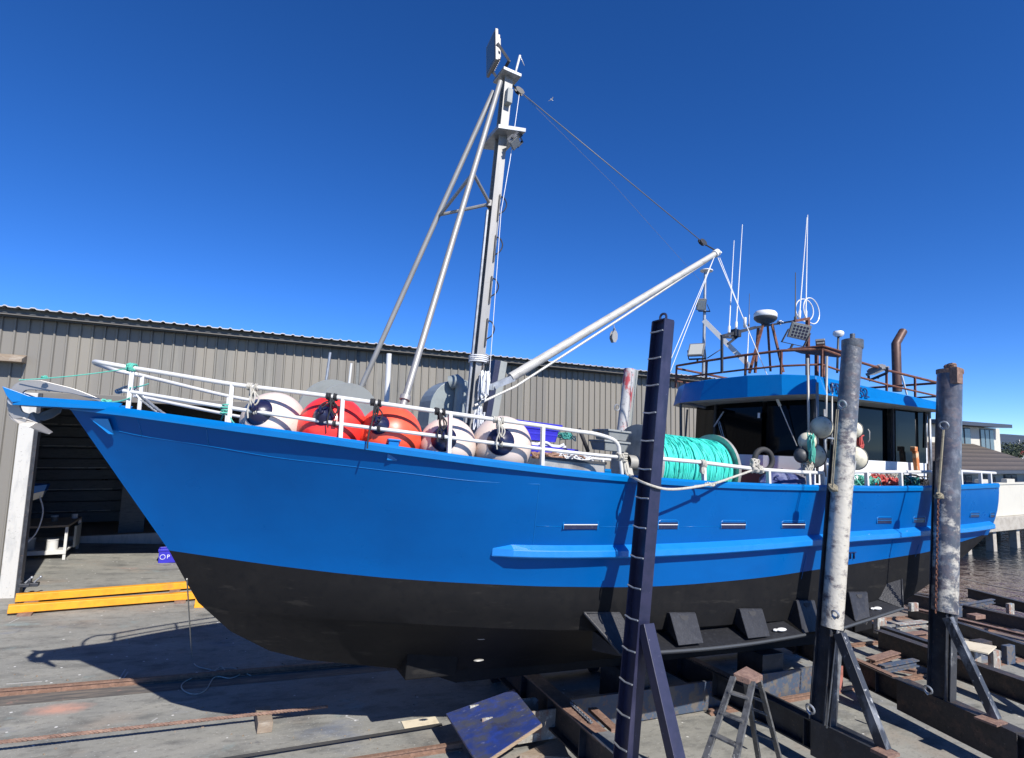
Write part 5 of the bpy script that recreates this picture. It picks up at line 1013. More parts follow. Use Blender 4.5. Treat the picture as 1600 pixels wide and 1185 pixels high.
# rope floats rack near the second pole: rail of floats
FL = [(1284, 668, 17, .5, 'round dirty white float on top of the rack, left of the pale scraped pole'), (1262, 690, 14, .4, 'grey green float on the left of the rack'), (1272, 712, 18, .45, 'large dirty white float wound with green twine at the rack foot'), (1334, 672, 13, .9, 'dirty white float just right of the pale scraped pole, high'), (1336, 716, 18, .9, 'dirty white float just right of the pale scraped pole, low'), (1252, 712, 11, .4, 'small dark grey float beside the guy wire end')]
for i, (px, py, rr_, dv, lb) in enumerate(FL):
    v = 6.15+.0*dv; c = S(px, py, v=v); r_ = rr_/FPX*((Wd(*c)-CAM).dot(cf)); fl_ = thing('float', lb, 'float', c, 'net floats on the rack')
    mb = MB(); mb.ball(c, r_, 22); build(mb, 'body', M['float'] if i != 5 else M['dkgrey'], fl_)
    mb = MB(); mb.ring(c, (1, .2, .1), r_*1.0, .012, 24, 6); mb.lathe(c+V3((0, 0, r_*.95)), (0, 0, 1), [(.03, -.01), (.03, .04), (0, .04)], 10); build(mb, 'band', M['dkgrey'], fl_)
mb = MB(); c = S(1267, 700, v=6.0); tangle(mb, c, (.06, .06, .3), .008, 14, 22); one(mb, 'green_twine', M['rope_green'], 'green twine tangled down the left side of the float rack', 'rope', c)
mb = MB(); c = S(1262, 735, v=6.1); tangle(mb, c, (.12, .08, .16), .010, 12, 25); one(mb, 'rope_bundle', M['rope_white'], 'grey rope bundle tied on the rail under the float rack', 'rope', c)
mb = MB(); x_ = S(1285, 683, v=6.2); mb.bar(x_-V3((.35, 0, 0)), x_+V3((.5, 0, 0)), .03, .03); mb.tube([S(1290, 745, v=6.2), S(1288, 640, v=6.25)], .02); build(mb, 'float_rack', M['galv'], boat)
mb = MB(); tangle(mb, S(1340, 690, v=6.3), (.1, .1, .22), .012, 8, 41); one(mb, 'red_twine', M['net_red'], 'red rope hanging between the two floats right of the pale pole', 'rope', S(1340, 690, v=6.3))
# pile of nets along the aft rail
for i, (px, py, sx, m, nm, lb, n_, r_) in enumerate(((1375, 752, .35, 'net_red', 'fishing_net', 'red net bundle behind the aft rail', 16, .018), (1405, 750, .42, 'net_teal', 'fishing_net', 'teal net bundle in the middle of the aft net pile', 20, .011), (1392, 746, .4, 'rope_white', 'rope_pile', 'pale rope strewn over the aft net pile', 14, .010), (1425, 752, .5, 'rope_black', 'fishing_net', 'black net bundle nearest the dark pole behind the aft rail', 20, .012), (1350, 752, .25, 'rope_green', 'fishing_net', 'green twine net just right of the pale pole', 12, .010))):
    c = S(px, py, v=6.45); c.z -= .02; mb = MB(); tangle(mb, c, (sx, .22, .17), r_, n_, 50+i); one(mb, nm, M[m], lb, 'net' if nm == 'fishing_net' else 'rope', c, 'nets piled behind the aft rail' if nm == 'fishing_net' else None)
c = S(1222, 756, v=6.4); mb = MB()
rows = []
for i in range(25):
    row = []
    for j in range(13):
        a_, b_ = 2*math.pi*i/24, math.pi*j/12; n2 = 1+.28*mnoise.noise((math.cos(a_)*1.6, math.sin(a_)*1.6, b_*1.4)); row.append(c+V3((math.cos(a_)*math.sin(b_)*.48*n2, math.sin(a_)*math.sin(b_)*.25*n2, math.cos(b_)*.22*n2)))
    rows.append(row)
mb.grid(rows); one(mb, 'tarpaulin_bundle', M['net_blue'], 'crumpled navy tarpaulin bundle behind the rail, right of the reel', 'tarpaulin', c)
mb = MB(); tangle(mb, c+V3((0, -.05, .02)), (.4, .2, .2), .012, 8, 77); one(mb, 'mooring_rope', M['net_blue'], 'loose navy rope turns on the tarpaulin bundle', 'rope', c)
# mooring rope round the ladder pole
q0 = V3(rp(4.5, .25)); mb = MB(); wrap(mb, q0, (0, 0, 1), .03, .013, 4, .03, .008); wrap(mb, q0+V3((-.06, 0, .0)), (1, 0, 0), .03, .013, 3, .03, .008)
pA = S(985, 744, v=5.9); pB = S(1012, 757, v=5.50); pC = S(1050, 765, v=5.5); pD = S(1110, 757, v=5.72); pE = S(1145, 746, v=5.9); pF = rp(7.05, .24)
mb.tube(bez([q0, q0+V3((.02, -.05, -.2)), pA, pB, pC, pD, pE, pF], 6), .017, 8); mb.tube(bez([pA+V3((0, .1, 0)), S(1040, 754, v=5.96), S(1080, 760, v=5.94), pD], 6), .015, 8); tangle(mb, pD, (.09, .04, .03), .012, 5, 6)
wrap(mb, pF, (1, 0, 0), .032, .016, 7, .035, .01); tangle(mb, pF+V3((-.08, -.02, .08)), (.09, .04, .1), .014, 5, 15)
one(mb, 'mooring_rope', M['rope_white'], 'pale mooring rope looped round the navy ladder pole and tied to both rails', 'rope', pD)
mb = MB(); q = rp(5.93, .27); wrap(mb, q, (1, 0, 0), .032, .012, 4, .025, .01); tangle(mb, q-V3((0, 0, .08)), (.04, .03, .1), .010, 6, 16); one(mb, 'lashing_rope', M['rope_white'], 'grey rope knotted on the rail in front of the turquoise reel', 'rope', q)
# rope hanging from the bow to a coil on the ground
mb = MB(); h0 = S(292, 905, v=7.9)
gpts = [(300, 1025), (306, 1040), (330, 1047), (352, 1052), (345, 1042), (330, 1052), (316, 1052), (360, 1044), (376, 1052), (360, 1060), (336, 1058), (322, 1078), (305, 1085), (288, 1080), (284, 1070), (300, 1060), (330, 1054), (372, 1048), (392, 1056)]
pt = [h0, S(294, 935, v=8.6), S(297, 985, v=9.8)]+[S(x, y, w=.02) for x, y in gpts]
mb.tube(bez(pt, 5), .009, 6); one(mb, 'loose_rope', M['rope_white'], 'thin pale rope hanging off the bow into loose coils on the concrete', 'rope', pt[6])

# ================= CRADLE =================
crd = thing('boat_cradle', 'heavy steel cradle of cross beams and upright poles holding the blue boat', 'cradle', (8, 8, 0))
BW = .66
def beam(p0, p1, H=.42, B=.24, m='darksteel', name='cross_beam', parent=crd, bev=0):
    mb = MB(); p0, p1 = V3(p0), V3(p1); z = V3((0, 0, H/2)); mb.ibeam(p0-z, p1-z, H, B, .025, .02); return build(mb, name, M[m], parent)
PX = {}
def topw(px, py, w_=BW): return S(px, py, w=w_)
b1a, b1b = topw(877, 1096), topw(985, 1190); b2a, b2b = topw(1200, 1087), topw(1392, 1180); b3a, b3b = topw(1329, 1027), topw(1604, 1150)
def ext(a, b, t0, t1): return a+(b-a)*t0, a+(b-a)*t1
p2 = S(1290, 1133, w=BW); p3 = S(1476, 1086, w=BW)
p1_ = V3((4.72, p2.y, BW))
u1, u2, u3 = 4.60, p2.x, p3.x
B1 = (V3((b1a.x-.0, 12.2, BW)), V3((4.80, 4.6, BW)))
d1 = (b1b-b1a); B1 = (b1a+d1*((12.2-b1a.y)/d1.y), b1a+d1*((4.5-b1a.y)/d1.y))
d2 = (b2b-b2a); B2 = (b2a+d2*((12.2-b2a.y)/d2.y), b2b)
d3 = (b3b-b3a); B3 = (b3a+d3*((12.2-b3a.y)/d3.y), b3a+d3*((3.4-b3a.y)/d3.y))
beam(*B1, m='steelrust'); beam(*B2, m='darksteel'); beam(*B3, m='steelrust')
mb = MB(); z = V3((0, 0, .012)); a_, b_ = B1; mb.bar(a_+z*1.0, a_.lerp(b_, .8)+z, .26, .02); build(mb, 'rusted_top_plate', M['brownrust'], crd)
mb = MB(); pa, pb = b1b+V3((0, 0, .014)), (b1a+d1*.62)+V3((0, 0, .03)); mb.bar(pb, b1a+d1*1.25+V3((0, 0, .03)), .27, .03); build(mb, 'cleat_plate', M['galv'], crd, bev=.004)
mb = MB(); e0_, e1_ = b2b-(b2b-b2a)*.55, b2b; nn = V3((0, 0, .004)); mb.bar(e0_+V3((-.14, 0, -.22)), e1_+V3((-.14, 0, -.22)), .02, .5); mb.bar(e0_+V3((0, 0, .016)), e1_+V3((0, 0, .016)), .3, .02); build(mb, 'beam_sleeve', M['darksteel'], crd)
mb = MB(); s0, s1 = b3a+d3*.36, b3a+d3*.98; mb.bar(s0+V3((-.15, 0, -.24)), s1+V3((-.15, 0, -.24)), .02, .52); mb.bar(s0+V3((0, 0, .012)), s1+V3((0, 0, .012)), .3, .02); build(mb, 'beam_sleeve', M['steelrust'], crd)
for (a_, b_), (t0_, t1_) in ((B2, (.1, .70)), (B3, (.2, .64))):
    mb = MB(); mb.bar(a_.lerp(b_, t0_)+V3((.0, 0, .010)), a_.lerp(b_, t1_)+V3((.0, 0, .010)), .15, .016); build(mb, 'rusted_top_plate', M['brownrust'], crd)
for a_, b_ in (B1, B2, B3):
    for k in range(7):
        c = a_.lerp(b_, .12+k*.12); mb = MB(); mb.box(c+V3((-.066, 0, -.21)), (.11, .016, .37)); build(mb, 'stiffener', M['darksteel'], crd)
q = S(1308, 1062, v=7.6); mb = MB(); mb.box(q, (.34, .03, .5)); build(mb, 'pink_gusset', mat('faded_pink_primer', (.42, .16, .13), .6, layers=[(9, (.25, .11, .09), .5, .65)]), crd)
# longitudinal members
for v, ua, ub in ((9.9, 4.7, 13.2),):
    mb = MB(); mb.ibeam((ua, v, .34), (ub, v, .34), .34, .2, .02, .016); build(mb, 'long_beam', M['steelrust'], crd)
for u in (5.2, 7.4, 9.5, 12.4):
    for v in (9.9,):
        mb = MB(); mb.lathe((u-.25, v-.06, .12), (0, 1, 0), [(0, 0), (.15, 0), (.15, .02), (.12, .025), (.12, .11), (0, .11)], 20); build(mb, 'wheel', M['darksteel'], crd)
# poles
def hpost(base, top, H=.24, B=.17, m='navysteel', name='post'):
    mb = MB(); mb.ibeam(base, top, H, B, .016, .014, up=(0, 1, 0)); return build(mb, name, M[m], crd)
# ladder pole
tb1, tt1 = S(975, 1210, v=5.62), S(1036, 503, v=5.62)
tb1 = tt1+(tb1-tt1)*((tt1.z-BW-.02)/(tt1.z-tb1.z))
po = hpost(tb1, tt1, .25, .17, 'navysteel', 'ladder_pole')
n = 15
for i in range(n):
    t = (i+.45)/n; c = tt1+(tb1-tt1)*t+V3((-.095, 0, 0)); mb = MB(); mb.tube([c+V3((0, .118, .01)), c+V3((-.012, .0, .0)), c+V3((0, -.118, .01))], .011, 6); build(mb, 'rung', M['galv'], po)
mb = MB(); c = tt1+V3((0, 0, .06)); mb.ring(c, (1, .2, 0), .05, .016, 18, 8); mb.box(tt1+V3((0, 0, .008)), (.16, .24, .015)); build(mb, 'lifting_eye', M['navysteel'], po)
bj = tt1+(tb1-tt1)*((1000-503)/(1210-503)); bf = S(1032, 1192, v=4.75); bf = bj+V3((.02, -.13, 0)); ft = V3((tb1.x+.12, 4.75, BW+.02))
mb = MB(); mb.bar(bf, ft, .13, .16, (1, 0, 0)); build(mb, 'brace', M['navysteel'], crd, bev=.006)
# pale scraped pole
tp2 = S(1332, 533, v=5.62); bs2 = V3((p2.x, 5.62, BW+.02)); bs2 = S(1287, 1137, v=5.62); bs2 = tp2+(bs2-tp2)*((tp2.z-BW-.02)/(tp2.z-bs2.z))
sp2 = tp2+(bs2-tp2)*((1000-533)/(1137-533))
ofs = V3((-.03, .05, 0)); hpost(bs2+ofs, bs2.lerp(tp2, .7)+ofs, .24, .17, 'darksteel', 'post_core'); mb = MB(); mb.bar(bs2+V3((.03, -.115, 0)), sp2+V3((.03, -.115, .02)), .16, .02, (0, 1, 0)); build(mb, 'face_plate', M['scuffed'], crd)
mb = MB(); mb.tube([sp2+V3((.02, 0, 0)), tp2], .152, 36); pp2 = build(mb, 'scraped_pole', M['pole'], crd)
mb = MB(); mb.lathe(tp2+V3((0, 0, -.12)), (0, 0, 1), [(.152, -.02), (.163, 0), (.163, .13), (0, .14)], 36); mb.lathe(tp2+V3((0, 0, .02)), (0, 0, 1), [(.04, 0), (.04, .1), (0, .1)], 12); build(mb, 'cap', M['pole'], pp2)
mb = MB(); mb.tube([bs2+V3((-.12, -.12, 0)), tp2+V3((-.13, -.13, -2.0))], .012, 5); build(mb, 'edge_bead', M['galv'], pp2)
def lug(px, py, v, par, r_=.06):
    mb = MB(); c = S(px, py, v=v); mb.ring(c, (1, 0, .3), r_, .016, 16, 7); mb.tube([c+V3((.0, .05, -.03)), c+V3((0, -.0, -r_-.02))], .016, 6); build(mb, 'shackle', M['galv'], par)
lug(1316, 632, 5.42, pp2); lug(1305, 960, 5.42, pp2, .05); lug(1266, 1108, 5.5, pp2, .06)
mb = MB(); c = S(1301, 762, v=5.42); tangle(mb, c, (.06, .05, .06), .02, 6, 61); mb.tube([S(1310, 640, v=5.43), c], .008, 5); mb.tube([S(1307, 640, v=5.45), c+V3((-.04, 0, 0))], .008, 5); build(mb, 'knotted_rope', M['rope_old'], pp2)
bj = S(1312, 990, v=5.44); ft = S(1382, 1172, v=4.85); 
mb = MB(); mb.bar(bj, S(1382, 1172, w=BW+.03), .14, .12, (1, 0, 0)); br2 = build(mb, 'brace', M['scuffed'], crd, bev=.006)
lug(1378, 1172, 5.0, br2)
# dark pole aft
tp3 = S(1484, 580, v=5.62); bs3 = S(1473, 1088, v=5.62); bs3 = tp3+(bs3-tp3)*((tp3.z-BW-.02)/(tp3.z-bs3.z)); sp3 = tp3+(bs3-tp3)*((963-580)/(1088-580))
ofs = V3((-.03, .04, 0)); hpost(bs3+ofs, bs3.lerp(tp3, .7)+ofs, .28, .24, 'darksteel', 'post_core'); mb = MB(); mb.bar(bs3+V3((.04, -.13, 0)), sp3+V3((.04, -.13, .02)), .20, .02, (0, 1, 0)); build(mb, 'face_plate', M['scuffed'], crd)
mb = MB(); mb.tube([sp3, tp3], .2, 36); pp3 = build(mb, 'dark_pole', M['pole2'], crd)
mb = MB(); mb.lathe(tp3+V3((0, 0, -.02)), (0, 0, 1), [(.2, -.05), (.215, -.03), (.215, .04), (.1, .06), (0, .05)], 30); mb.box(tp3+V3((-.1, -.15, -.12)), (.2, .12, .3)); tangle(mb, tp3+V3((0, 0, .08)), (.1, .1, .05), .03, 5, 71); build(mb, 'rag_cap', M['brownrust'], pp3)
lug(1475, 665, 5.4, pp3, .07)
mb = MB(); c = S(1466, 775, v=5.38); tangle(mb, c, (.09, .05, .05), .02, 6, 63); mb.tube([S(1474, 672, v=5.4), c], .02, 5); build(mb, 'knotted_rope', M['rope_old'], pp3)
mb = MB(); a_ = S(1466, 780, v=5.36); b_ = S(1462, 960, v=5.36); n_ = 42
for i in range(n_):
    c = a_.lerp(b_, i/n_); s_ = V3((1, 0, 0)) if i % 2 else V3((0, 1, 0)); mb.tube([c+V3((0, 0, 1))*(.034*math.cos(t))+s_*(.016*math.sin(t)) for t in [k*math.pi/4 for k in range(8)]], .007, 4, True)
build(mb, 'hanging_chain', M['rust'], pp3)
bj = S(1481, 965, v=5.44); mb = MB(); mb.bar(bj, S(1556, 1124, w=BW+.03), .13, .13, (1, 0, 0)); br3 = build(mb, 'brace', M['scuffed'], crd, bev=.006)
lug(1556, 1118, 5.1, br3, .06); lug(1450, 1078, 5.5, pp3, .06)
for q_, d_ in ((S(1548, 1126, w=BW+.03), (.35, .3, .03)), (S(1383, 1176, w=BW+.04), (.28, .22, .04))): mb = MB(); mb.box(q_, d_); build(mb, 'foot_plate', M['brownrust'], crd)
# far poles
for i, (tx, ty, bx_, by_) in enumerate(((784, 566, 742, 760), (984, 577, 962, 740))):
    t_ = S(tx, ty, v=10.6); b_ = S(bx_, by_, v=10.6); b_ = t_+(b_-t_)*((t_.z-BW)/(t_.z-b_.z)); b_ = V3((t_.x-.45, 10.6, BW))
    if i == 0:
        mb = MB(); mb.bar(b_, t_, .16, .22, (0, 1, 0)); build(mb, 'far_post', M['grey'], crd, bev=.006); mb = MB(); mb.bar(b_+V3((-.14, 0, 0)), t_+V3((-.14, 0, 0)), .13, .22, (0, 1, 0)); build(mb, 'far_post', M['navysteel'], crd)
    else:
        mb = MB(); mb.tube([b_, t_], .13, 20); build(mb, 'far_post', mat('red_smeared_pole', (.5, .5, .5), .5, layers=[(3, (.45, .07, .08), .56, .64, (1, 1, .6)), (11, (.12, .12, .13), .58, .65)]), crd); mb = MB(); mb.bar(b_+V3((.16, .05, 0)), t_+V3((.17, .05, 0)), .14, .16, (0, 1, 0)); build(mb, 'far_post', M['grey'], crd)
q = S(964, 637, v=10.4); mb = MB(); mb.ring(q, (0, 1, 0), .07, .015, 14, 6); build(mb, 'shackle', M['galv'], crd)
q = S(672, 1037, v=7.9); mb = MB(); mb.bx((q.x-.38, 7.8, q.z-.16), (q.x+.38, 8.4, q.z+.25)); build(mb, 'sonar_pod', M['black'], boat, bev=.02)
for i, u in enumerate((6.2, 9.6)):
    mb = MB(); mb.bx((u, VC-.3, .0), (u+.6, VC+.3, .81)); one(mb, 'keel_block', M['darksteel'], ['timber keel block under midships, deep in the shade', 'timber keel block under the stern half, deep in the shade'][i], 'block', (u, VC, 0), bev=.01)  # dark steel colour on timber paints in the shade below the hull
# big shaded side plate between beams (behind the step ladder)
mb = MB(); mb.bx((5.0, 7.72, .03), (11.3, 7.78, .5)); build(mb, "side_plate", M["bluepatch"], crd)
# chain on first beam, bar
mb = MB(); a_, b_ = S(893, 1100, w=BW+.05), S(925, 1130, w=BW+.05)
for i in range(16):
    c = a_.lerp(b_, i/16)+V3((.0, 0, 0)); s_ = V3((1, 0, 0)) if i % 2 else V3((0, 0, 1)); d_ = (b_-a_).normalized(); mb.tube([c+d_*(.034*math.cos(t))+s_*(.02*math.sin(t)) for t in [k*math.pi/4 for k in range(8)]], .009, 5, True)
one(mb, 'short_chain', M['galv'], 'short length of chain lying on the rusty beam beside the ladder pole', 'chain', a_)
mb = MB(); a_, b_ = S(925, 1108, w=.5), S(962, 1142, w=.5); mb.bar(a_, b_, .14, .05); one(mb, 'rusty_bar', M['brownrust'], 'rusty flat bar leaning just behind the chain left of the ladder pole', 'bar', a_, bev=.004)
# channel with drips at the board
bx_ = thing('steel_channel', 'paint dripped pale steel channel end under the blue spattered board', 'steel channel', S(850, 1130, w=.0))
mb = MB(); a_ = S(800, 1152, w=.12); b_ = S(878, 1150, w=.12); hh_ = S(878, 1104, v=b_.y).z-b_.z
mb.slab([(a_.x-.6, b_.y, .1), (b_.x, b_.y, .1), (b_.x, b_.y, .1+hh_), (a_.x-.6, b_.y, .1+hh_)], (0, .03, 0)); mb.slab([(a_.x-.6, b_.y+.031, .1), (b_.x, b_.y+.031, .1), (b_.x, b_.y+.4, .1), (a_.x-.6, b_.y+.4, .1)], (0, 0, .03)); build(mb, 'web', M['spatter'], bx_, bev=.004)
mb = MB(); mb.slab([(a_.x-.6, b_.y+.42, .1), (b_.x-.18, b_.y+.42, .1), (b_.x-.18, b_.y+.42, .05+hh_), (b_.x-.24, b_.y+.42, .1+hh_), (a_.x-.6, b_.y+.42, .1+hh_)], (0, .03, 0)); build(mb, 'flange', M['spatter'], bx_, bev=.004)
# blue spattered board
c4 = [S(697, 1115, w=.40), S(803, 1077, w=.66), S(846, 1130, w=.62), S(748, 1196, w=.36)]
c4[2] = c4[1]+(c4[3]-c4[0])*1.0 if False else c4[2]
o_ = c4[0]; e1_ = c4[1]-c4[0]; e2_ = c4[3]-c4[0]; nn = e1_.cross(e2_).normalized(); nn = nn if nn.z > 0 else -nn
c4p = [o_, c4[1], None, c4[3]]; d_ = (c4[2]-o_); c4p[2] = c4[2]-nn*d_.dot(nn)
bo = thing('blue_board', 'blue paint spattered plywood board tilted on the steel channel', 'board', (o_+c4[2])/2)
mb = MB(); mb.slab([p for p in c4p], -nn*.04); build(mb, 'panel', M['boardpaint'], bo, bev=.003)
mb = MB(); a_, b_ = c4p[3], c4p[2]; mb.slab([a_-nn*.004, b_-nn*.004, b_-nn*.045, a_-nn*.045], (c4p[3]-c4p[0]).normalized()*.012); build(mb, 'plywood_edge', M['ply'], bo)
mb = MB(); mb.slab([S(x, y, w=.03) for x, y in ((812, 1185), (870, 1158), (880, 1166), (890, 1190))], (0, 0, .05)); one(mb, 'timber_plank', M['wood'], 'pale timber plank end under the channel at the bottom edge', 'plank', S(850, 1175, w=0))
# step ladder
P5 = lambda x, y, v: S(x, y, v=v)
ld = thing('step_ladder', 'grimy paint speckled aluminium step ladder between the two near poles', 'step ladder', S(1160, 1270, w=0))
lt = S(1165, 1052, v=5.0); vL = 5.0; Dp = (Wd(*lt)-CAM).dot(cf)
def lp(px, py, v): return S(px, py, v=v)
TL, TR = lp(1152, 1043, 5.05), lp(1188, 1060, 4.8)
mb = MB(); tA, tB, tC, tD = lp(1146, 1052, 4.92), lp(1172, 1062, 4.76), lp(1192, 1055, 4.92), lp(1166, 1041, 5.1)
mb.slab([tA, tB, tC, tD], (0, 0, -.07)); build(mb, 'top_cap', M['brownrust'], ld, bev=.006)
rails = [((1146, 1058, 4.92), (1092, 1215, 4.55)), ((1176, 1066, 4.76), (1140, 1230, 4.25)), ((1163, 1052, 5.1), (1190, 1215, 5.25)), ((1186, 1062, 4.92), (1222, 1200, 5.0))]
RL = []
for nm, (a, b) in zip(('front_rail', 'front_rail', 'rear_rail', 'rear_rail'), rails):
    a, b = lp(*a), lp(*b); b = a+(b-a)*((a.z)/(a.z-b.z)); RL.append((a, b)); mb = MB(); mb.bar(a, b, .028, .07, (0, 1, 0)); build(mb, nm, M['ladder'], ld, bev=.003)
hh_ = RL[0][0].z
for i in range(5):
    t = (.2+i*.27)/(RL[0][0]-RL[0][1]).length; a = RL[0][0].lerp(RL[0][1], t); b = RL[1][0].lerp(RL[1][1], t); mb = MB(); mb.bar(a, b, .09, .022); build(mb, 'tread', M['ladder'], ld, bev=.003)
    a = RL[2][0].lerp(RL[2][1], t); b = RL[3][0].lerp(RL[3][1], t); mb = MB(); mb.bar(a, b, .035, .02); build(mb, 'rear_stretcher', M['ladder'], ld)
# ================= YARD =================
rails_g = 'slipway rails set in the concrete'
def rail(u0_, v, u1_, label, v1=None, m='railrust', w_=.0):
    v1 = v if v1 is None else v1
    mb = MB(); sec_ = [(-.05, 0), (.05, 0), (.05, .012), (.012, .022), (.012, .055), (.032, .065), (.032, .09), (-.032, .09), (-.032, .065), (-.012, .055), (-.012, .022), (-.05, .012)]
    mb.sec((u0_, v, w_), (u1_, v1, w_), sec_); return one(mb, 'slipway_rail', M[m], label, 'rail', (u0_, v, 0), rails_g)
rail(-14, 11.26, 22, 'long rusty slipway rail just in front of the bow shadow')
a_, b_ = S(530, 1187, w=.1), S(722, 1158, w=.1); rail(a_.x-(b_.x-a_.x)*2, a_.y-(b_.y-a_.y)*2, b_.x, 'short rusty rail ending under the blue spattered board', b_.y)
mb = MB(); a_, b_ = S(0, 1110, w=0.0), S(700, 1060, w=0.0)
mb.grid([[V3((u, v, .004)) for v in (10.85, 11.2)] for u in [-14+i for i in range(24)]], False); o = one(mb, 'drain_strip', mat('damp_brown_groove', (.10, .095, .09), .7, layers=[(5, (.2, .17, .14), .45, .6, (.3, 3, 1)), (3, (.4, .22, .18), .66, .75)], bump=(20, .3, .01)), 'damp strip', 'strip', (0, 11, 0)); del o['label']; del o['category']; o.name = 'path_strip'; o['kind'] = 'structure'
def cable(pa, pb, n_, label, sl_=.02, r_=.022, w0=.16):
    a, b = S(*pa, w=w0), S(*pb, w=w0); d = (b-a); a = a-d*.3; mb = MB()
    pts = [a.lerp(b, i/n_) for i in range(n_+1)]
    x = V3((0, 1, 0)); y = V3((0, 0, 1))
    for k in range(3): mb.tube([p+(x*math.cos(i*.9+k*2.09)+y*math.sin(i*.9+k*2.09))*r_*.55 for i, p in enumerate(pts)], r_*.62, 5)
    return one(mb, 'steel_cable', M['brownrust'], label, 'cable', a, 'hauling cables over the slipway')
cable((0, 1160), (512, 1104), 240, 'thick twisted rusty cable resting on the timber block')
a_, b_ = S(350, 1186, w=.05), S(690, 1132, w=.05); mb = MB(); mb.tube([a_-(b_-a_)*.4, b_], .016, 6); mb.tube([a_-(b_-a_)*.4+V3((0, -.03, 0)), b_+V3((0, -.03, 0))], .010, 6); one(mb, 'steel_cable', M['tyre'], 'thin black cable at the bottom edge left of the blue spattered board', 'cable', b_, 'hauling cables over the slipway')
q = S(412, 1140, w=0.0); mb = MB(); mb.bx((q.x-.1, q.y-.12, .0), (q.x+.1, q.y+.42, .14)); one(mb, 'timber_block', M['wood'], 'timber block under the thick rusty cable', 'block', q, bev=.008)
mb = MB(); mb.slab([S(x, y, w=.006) for x, y in ((627, 1128), (680, 1120), (686, 1130), (632, 1139))], (0, 0, .006)); one(mb, 'paper_sheet', M['cream'], 'flat pale sheet on the ground left of the blue spattered board', 'sheet', S(655, 1130, w=0))
# yellow beams
def yb(pa, pb, H, label, ext_=.5, hi=.2):
    a, b = S(*pa, w=0), S(*pb, w=0); d = b-a; b = b+d*ext_; t = thing('yellow_beam', label, 'steel beam', a, 'yellow beams on the ground by the shed')
    mb = MB(); z = V3((0, 0, 1)); mb.bar(a+z*(.05+H/2), b+z*(.05+H/2), .16, H); build(mb, 'beam', M['yellow'], t, bev=.01)
    for s_ in (.08, .8):
        c = a+(b-a)*s_; mb = MB(); mb.bx((c.x-.12, c.y-.2, 0), (c.x+.12, c.y+.2, .05)); build(mb, 'packer', M['brownrust'], t)
yb((22, 944), (292, 922), .16, 'yellow steel beam nearer the shed wall, clamps lying on its left end', .15)
yb((10, 962), (308, 938), .16, 'front yellow steel beam lying across the bow, its right end in shadow', .12)
mb = MB(); q = S(312, 950, w=0); mb.bx((q.x-.12, q.y, 0), (q.x+.1, q.y+.1, .2)); one(mb, 'yellow_offcut', M['yellow'], 'small yellow steel offcut right of the two yellow beams', 'steel offcut', q, bev=.006)
for i, (px, py) in enumerate(((38, 917), (52, 916))):
    q = S(px, py, w=.22); t = thing('clamp', ['grey beam clamp at the left end of the rear yellow beam', 'second grey beam clamp just right of the first'][i], 'clamp', q, 'clamps on the yellow beam'); mb = MB(); mb.box(q+V3((0, 0, .04)), (.2, .16, .08)); mb.box(q+V3((-.08, 0, .1)), (.06, .14, .1)); build(mb, 'jaw', M['darksteel'], t, bev=.012); mb = MB(); mb.tube([q+V3((0, 0, .08)), q+V3((.1, .02, .2))], .022); mb.ball(q+V3((.1, .02, .2)), .035, 10); build(mb, 'screw', M['galv'], t)
# other cradle stock on the slip, right of the boat
cg = thing('slipway_carriage', 'empty rusty steel slipway carriage of long beams beyond the dark pole', 'carriage', (16, 6, 0))
def gb(pa, pb, w_, H, B, m, nm='carriage_beam', e0=0, e1=0):
    a, b = S(*pa, w=w_), S(*pb, w=w_); d = b-a; a = a-d*e0; b = b+d*e1; z = V3((0, 0, H/2)); mb = MB(); mb.ibeam(a-z, b-z, H, B, .025, .02); return build(mb, nm, M[m], cg)
gb((1487, 941), (1600, 965), .7, .42, .26, 'steelrust', e0=1.0, e1=.5)
gb((1560, 931), (1604, 942), .75, .35, .26, 'darksteel', e0=1.2, e1=.8)
gb((1509, 969), (1602, 991), .6, .08, .2, 'brownrust', e0=.9, e1=.5)
gb((1490, 970), (1602, 1007), .55, .36, .2, 'darksteel', e0=.8, e1=.4)
gb((1519, 1034), (1604, 1063), .66, .45, .3, 'steelrust', e0=2.2, e1=.6)
gb((1560, 1058), (1604, 1085), .3, .1, .14, 'railrust', e0=3, e1=.6)
gb((1330, 962), (1445, 1000), .6, .4, .24, 'darksteel', e0=.3, e1=.5)
gb((1423, 925), (1470, 932), .7, .3, .24, 'steelrust', e0=.6, e1=.6)
def bbox(px, py, w_, sz, m, nm, label, cat):
    q = S(px, py, w=w_); mb = MB(); mb.bx((q.x-sz[0]/2, q.y-sz[1]/2, max(0.0, q.z-sz[2])), (q.x+sz[0]/2, q.y+sz[1]/2, q.z)); return one(mb, nm, M[m], label, cat, q, bev=.01)
def gp2(px, py, w_, sz, m, nm='end_plate'):
    q = S(px, py, w=w_); mb = MB(); mb.bx((q.x-sz[0]/2, q.y-sz[1]/2, q.z-sz[2]), (q.x+sz[0]/2, q.y+sz[1]/2, q.z)); return build(mb, nm, M[m], cg, bev=.01)
gp2(1494, 946, .8, (.3, .2, .34), 'bluepatch'); gp2(1427, 942, .8, (.4, .1, .25), 'spatter'); gp2(1575, 1008, .75, (.4, .12, .42), 'bluepatch'); gp2(1553, 1016, .74, (.32, .12, .4), 'spatter'); gp2(1524, 1018, .7, (.3, .1, .35), 'spatter'); gp2(1578, 943, .85, (.35, .1, .35), 'spatter'); gp2(1375, 965, .8, (.4, .12, .4), 'spatter')
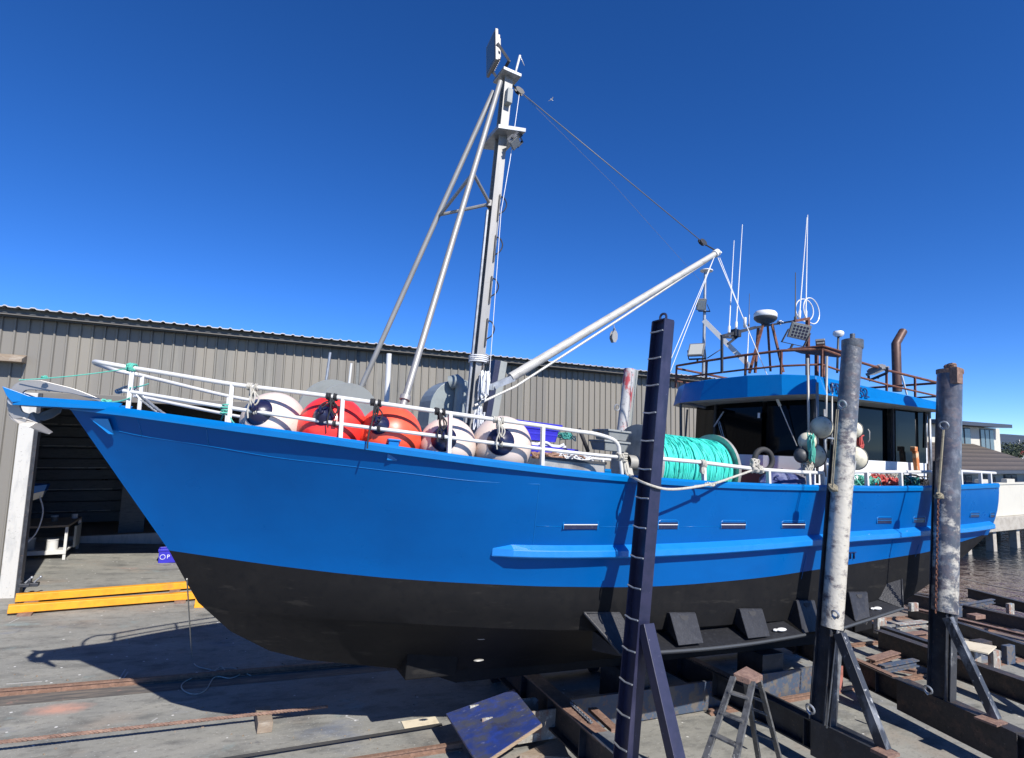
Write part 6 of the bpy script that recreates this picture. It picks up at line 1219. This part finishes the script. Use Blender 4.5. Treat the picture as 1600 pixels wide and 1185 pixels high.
gp2(1532, 1001, .62, (.6, .25, .12), 'steelrust', 'roller_bed'); gp2(1586, 985, .6, (.5, .2, .1), 'steelrust', 'roller_bed'); gp2(1525, 960, .62, (.6, .25, .12), 'brownrust', 'roller_bed')
gb((1377, 1040), (1431, 1030), .55, .14, .14, 'bluepatch', 'tie_bar'); gb((1400, 975), (1447, 970), .6, .14, .2, 'spatter', 'tie_bar'); gb((1355, 1032), (1432, 1046), .2, .12, .1, 'brownrust', 'tie_bar'); gb((1418, 990), (1447, 987), .5, .12, .2, 'brownrust', 'tie_bar'); gb((1360, 1030), (1400, 1018), .5, .1, .2, 'brownrust', 'tie_bar'); gb((1500, 945), (1552, 936), .7, .14, .12, 'bluepatch', 'tie_bar')
q = [S(x, y, w=.86) for x, y in ((1503, 1000), (1557, 1010), (1544, 1021), (1508, 1013))]; mb = MB(); mb.slab(q, (0, 0, -.03)); build(mb, 'cream_board', M['cream'], cg)
mb = MB(); q0, q1 = S(1488, 897, w=.6), S(1605, 922, w=1.0); mb.tube(sag(S(1440, 885, w=.6), q1+(q1-q0)*.4, .15, 14), .02, 6); one(mb, 'mooring_line', M['rope_white'], 'white line stretched over the shallow water right of the dark pole', 'rope', q0)
rail(14, 3.2, 30, 'rusty slipway rail nearest the right picture corner', m='brownrust'); rail(8, 7.6, 26, 'rusty slipway rail running under the boat to the water'); rail(13, 9.6, 26, 'rusty slipway rail beyond the carriage near the water')
rg = random.Random(11); mb = MB()
for i in range(420):
    u, v, s_ = rg.uniform(-3, 14), rg.uniform(3.6, 17) if i % 3 else rg.uniform(8, 12), rg.uniform(.006, .02)
    c = V3((u, v, s_*.4)); a_ = rg.uniform(0, 3); x = V3((math.cos(a_), math.sin(a_), 0)); y = V3((-x.y, x.x, 0)); mb.box(c, (s_*rg.uniform(1, 2.4), s_, s_*.7), (x, y, V3((0, 0, 1))))
one(mb, 'gravel', M['wood'], 'scattered grit and paint chips over the slipway concrete', 'grit', (5, 9, 0), kind='stuff')
mb = MB()
for pts in (((186, 1062), (196, 1046)), ((190, 1064), (200, 1050)), ((14, 974), (30, 966)), ((10, 1069), (66, 1065)), ((236, 1128), (246, 1122)), ((540, 1120), (560, 1126))):
    a_, b_ = [S(x, y, w=.003) for x, y in pts]; mb.bar(a_, b_, .02, .003)
o = one(mb, 'ground_paint_marks', mat('thin_white_marks', (.42, .42, .41), .8), None, None, (0, 12, 0), kind='structure')
bpy.context.view_layer.update()
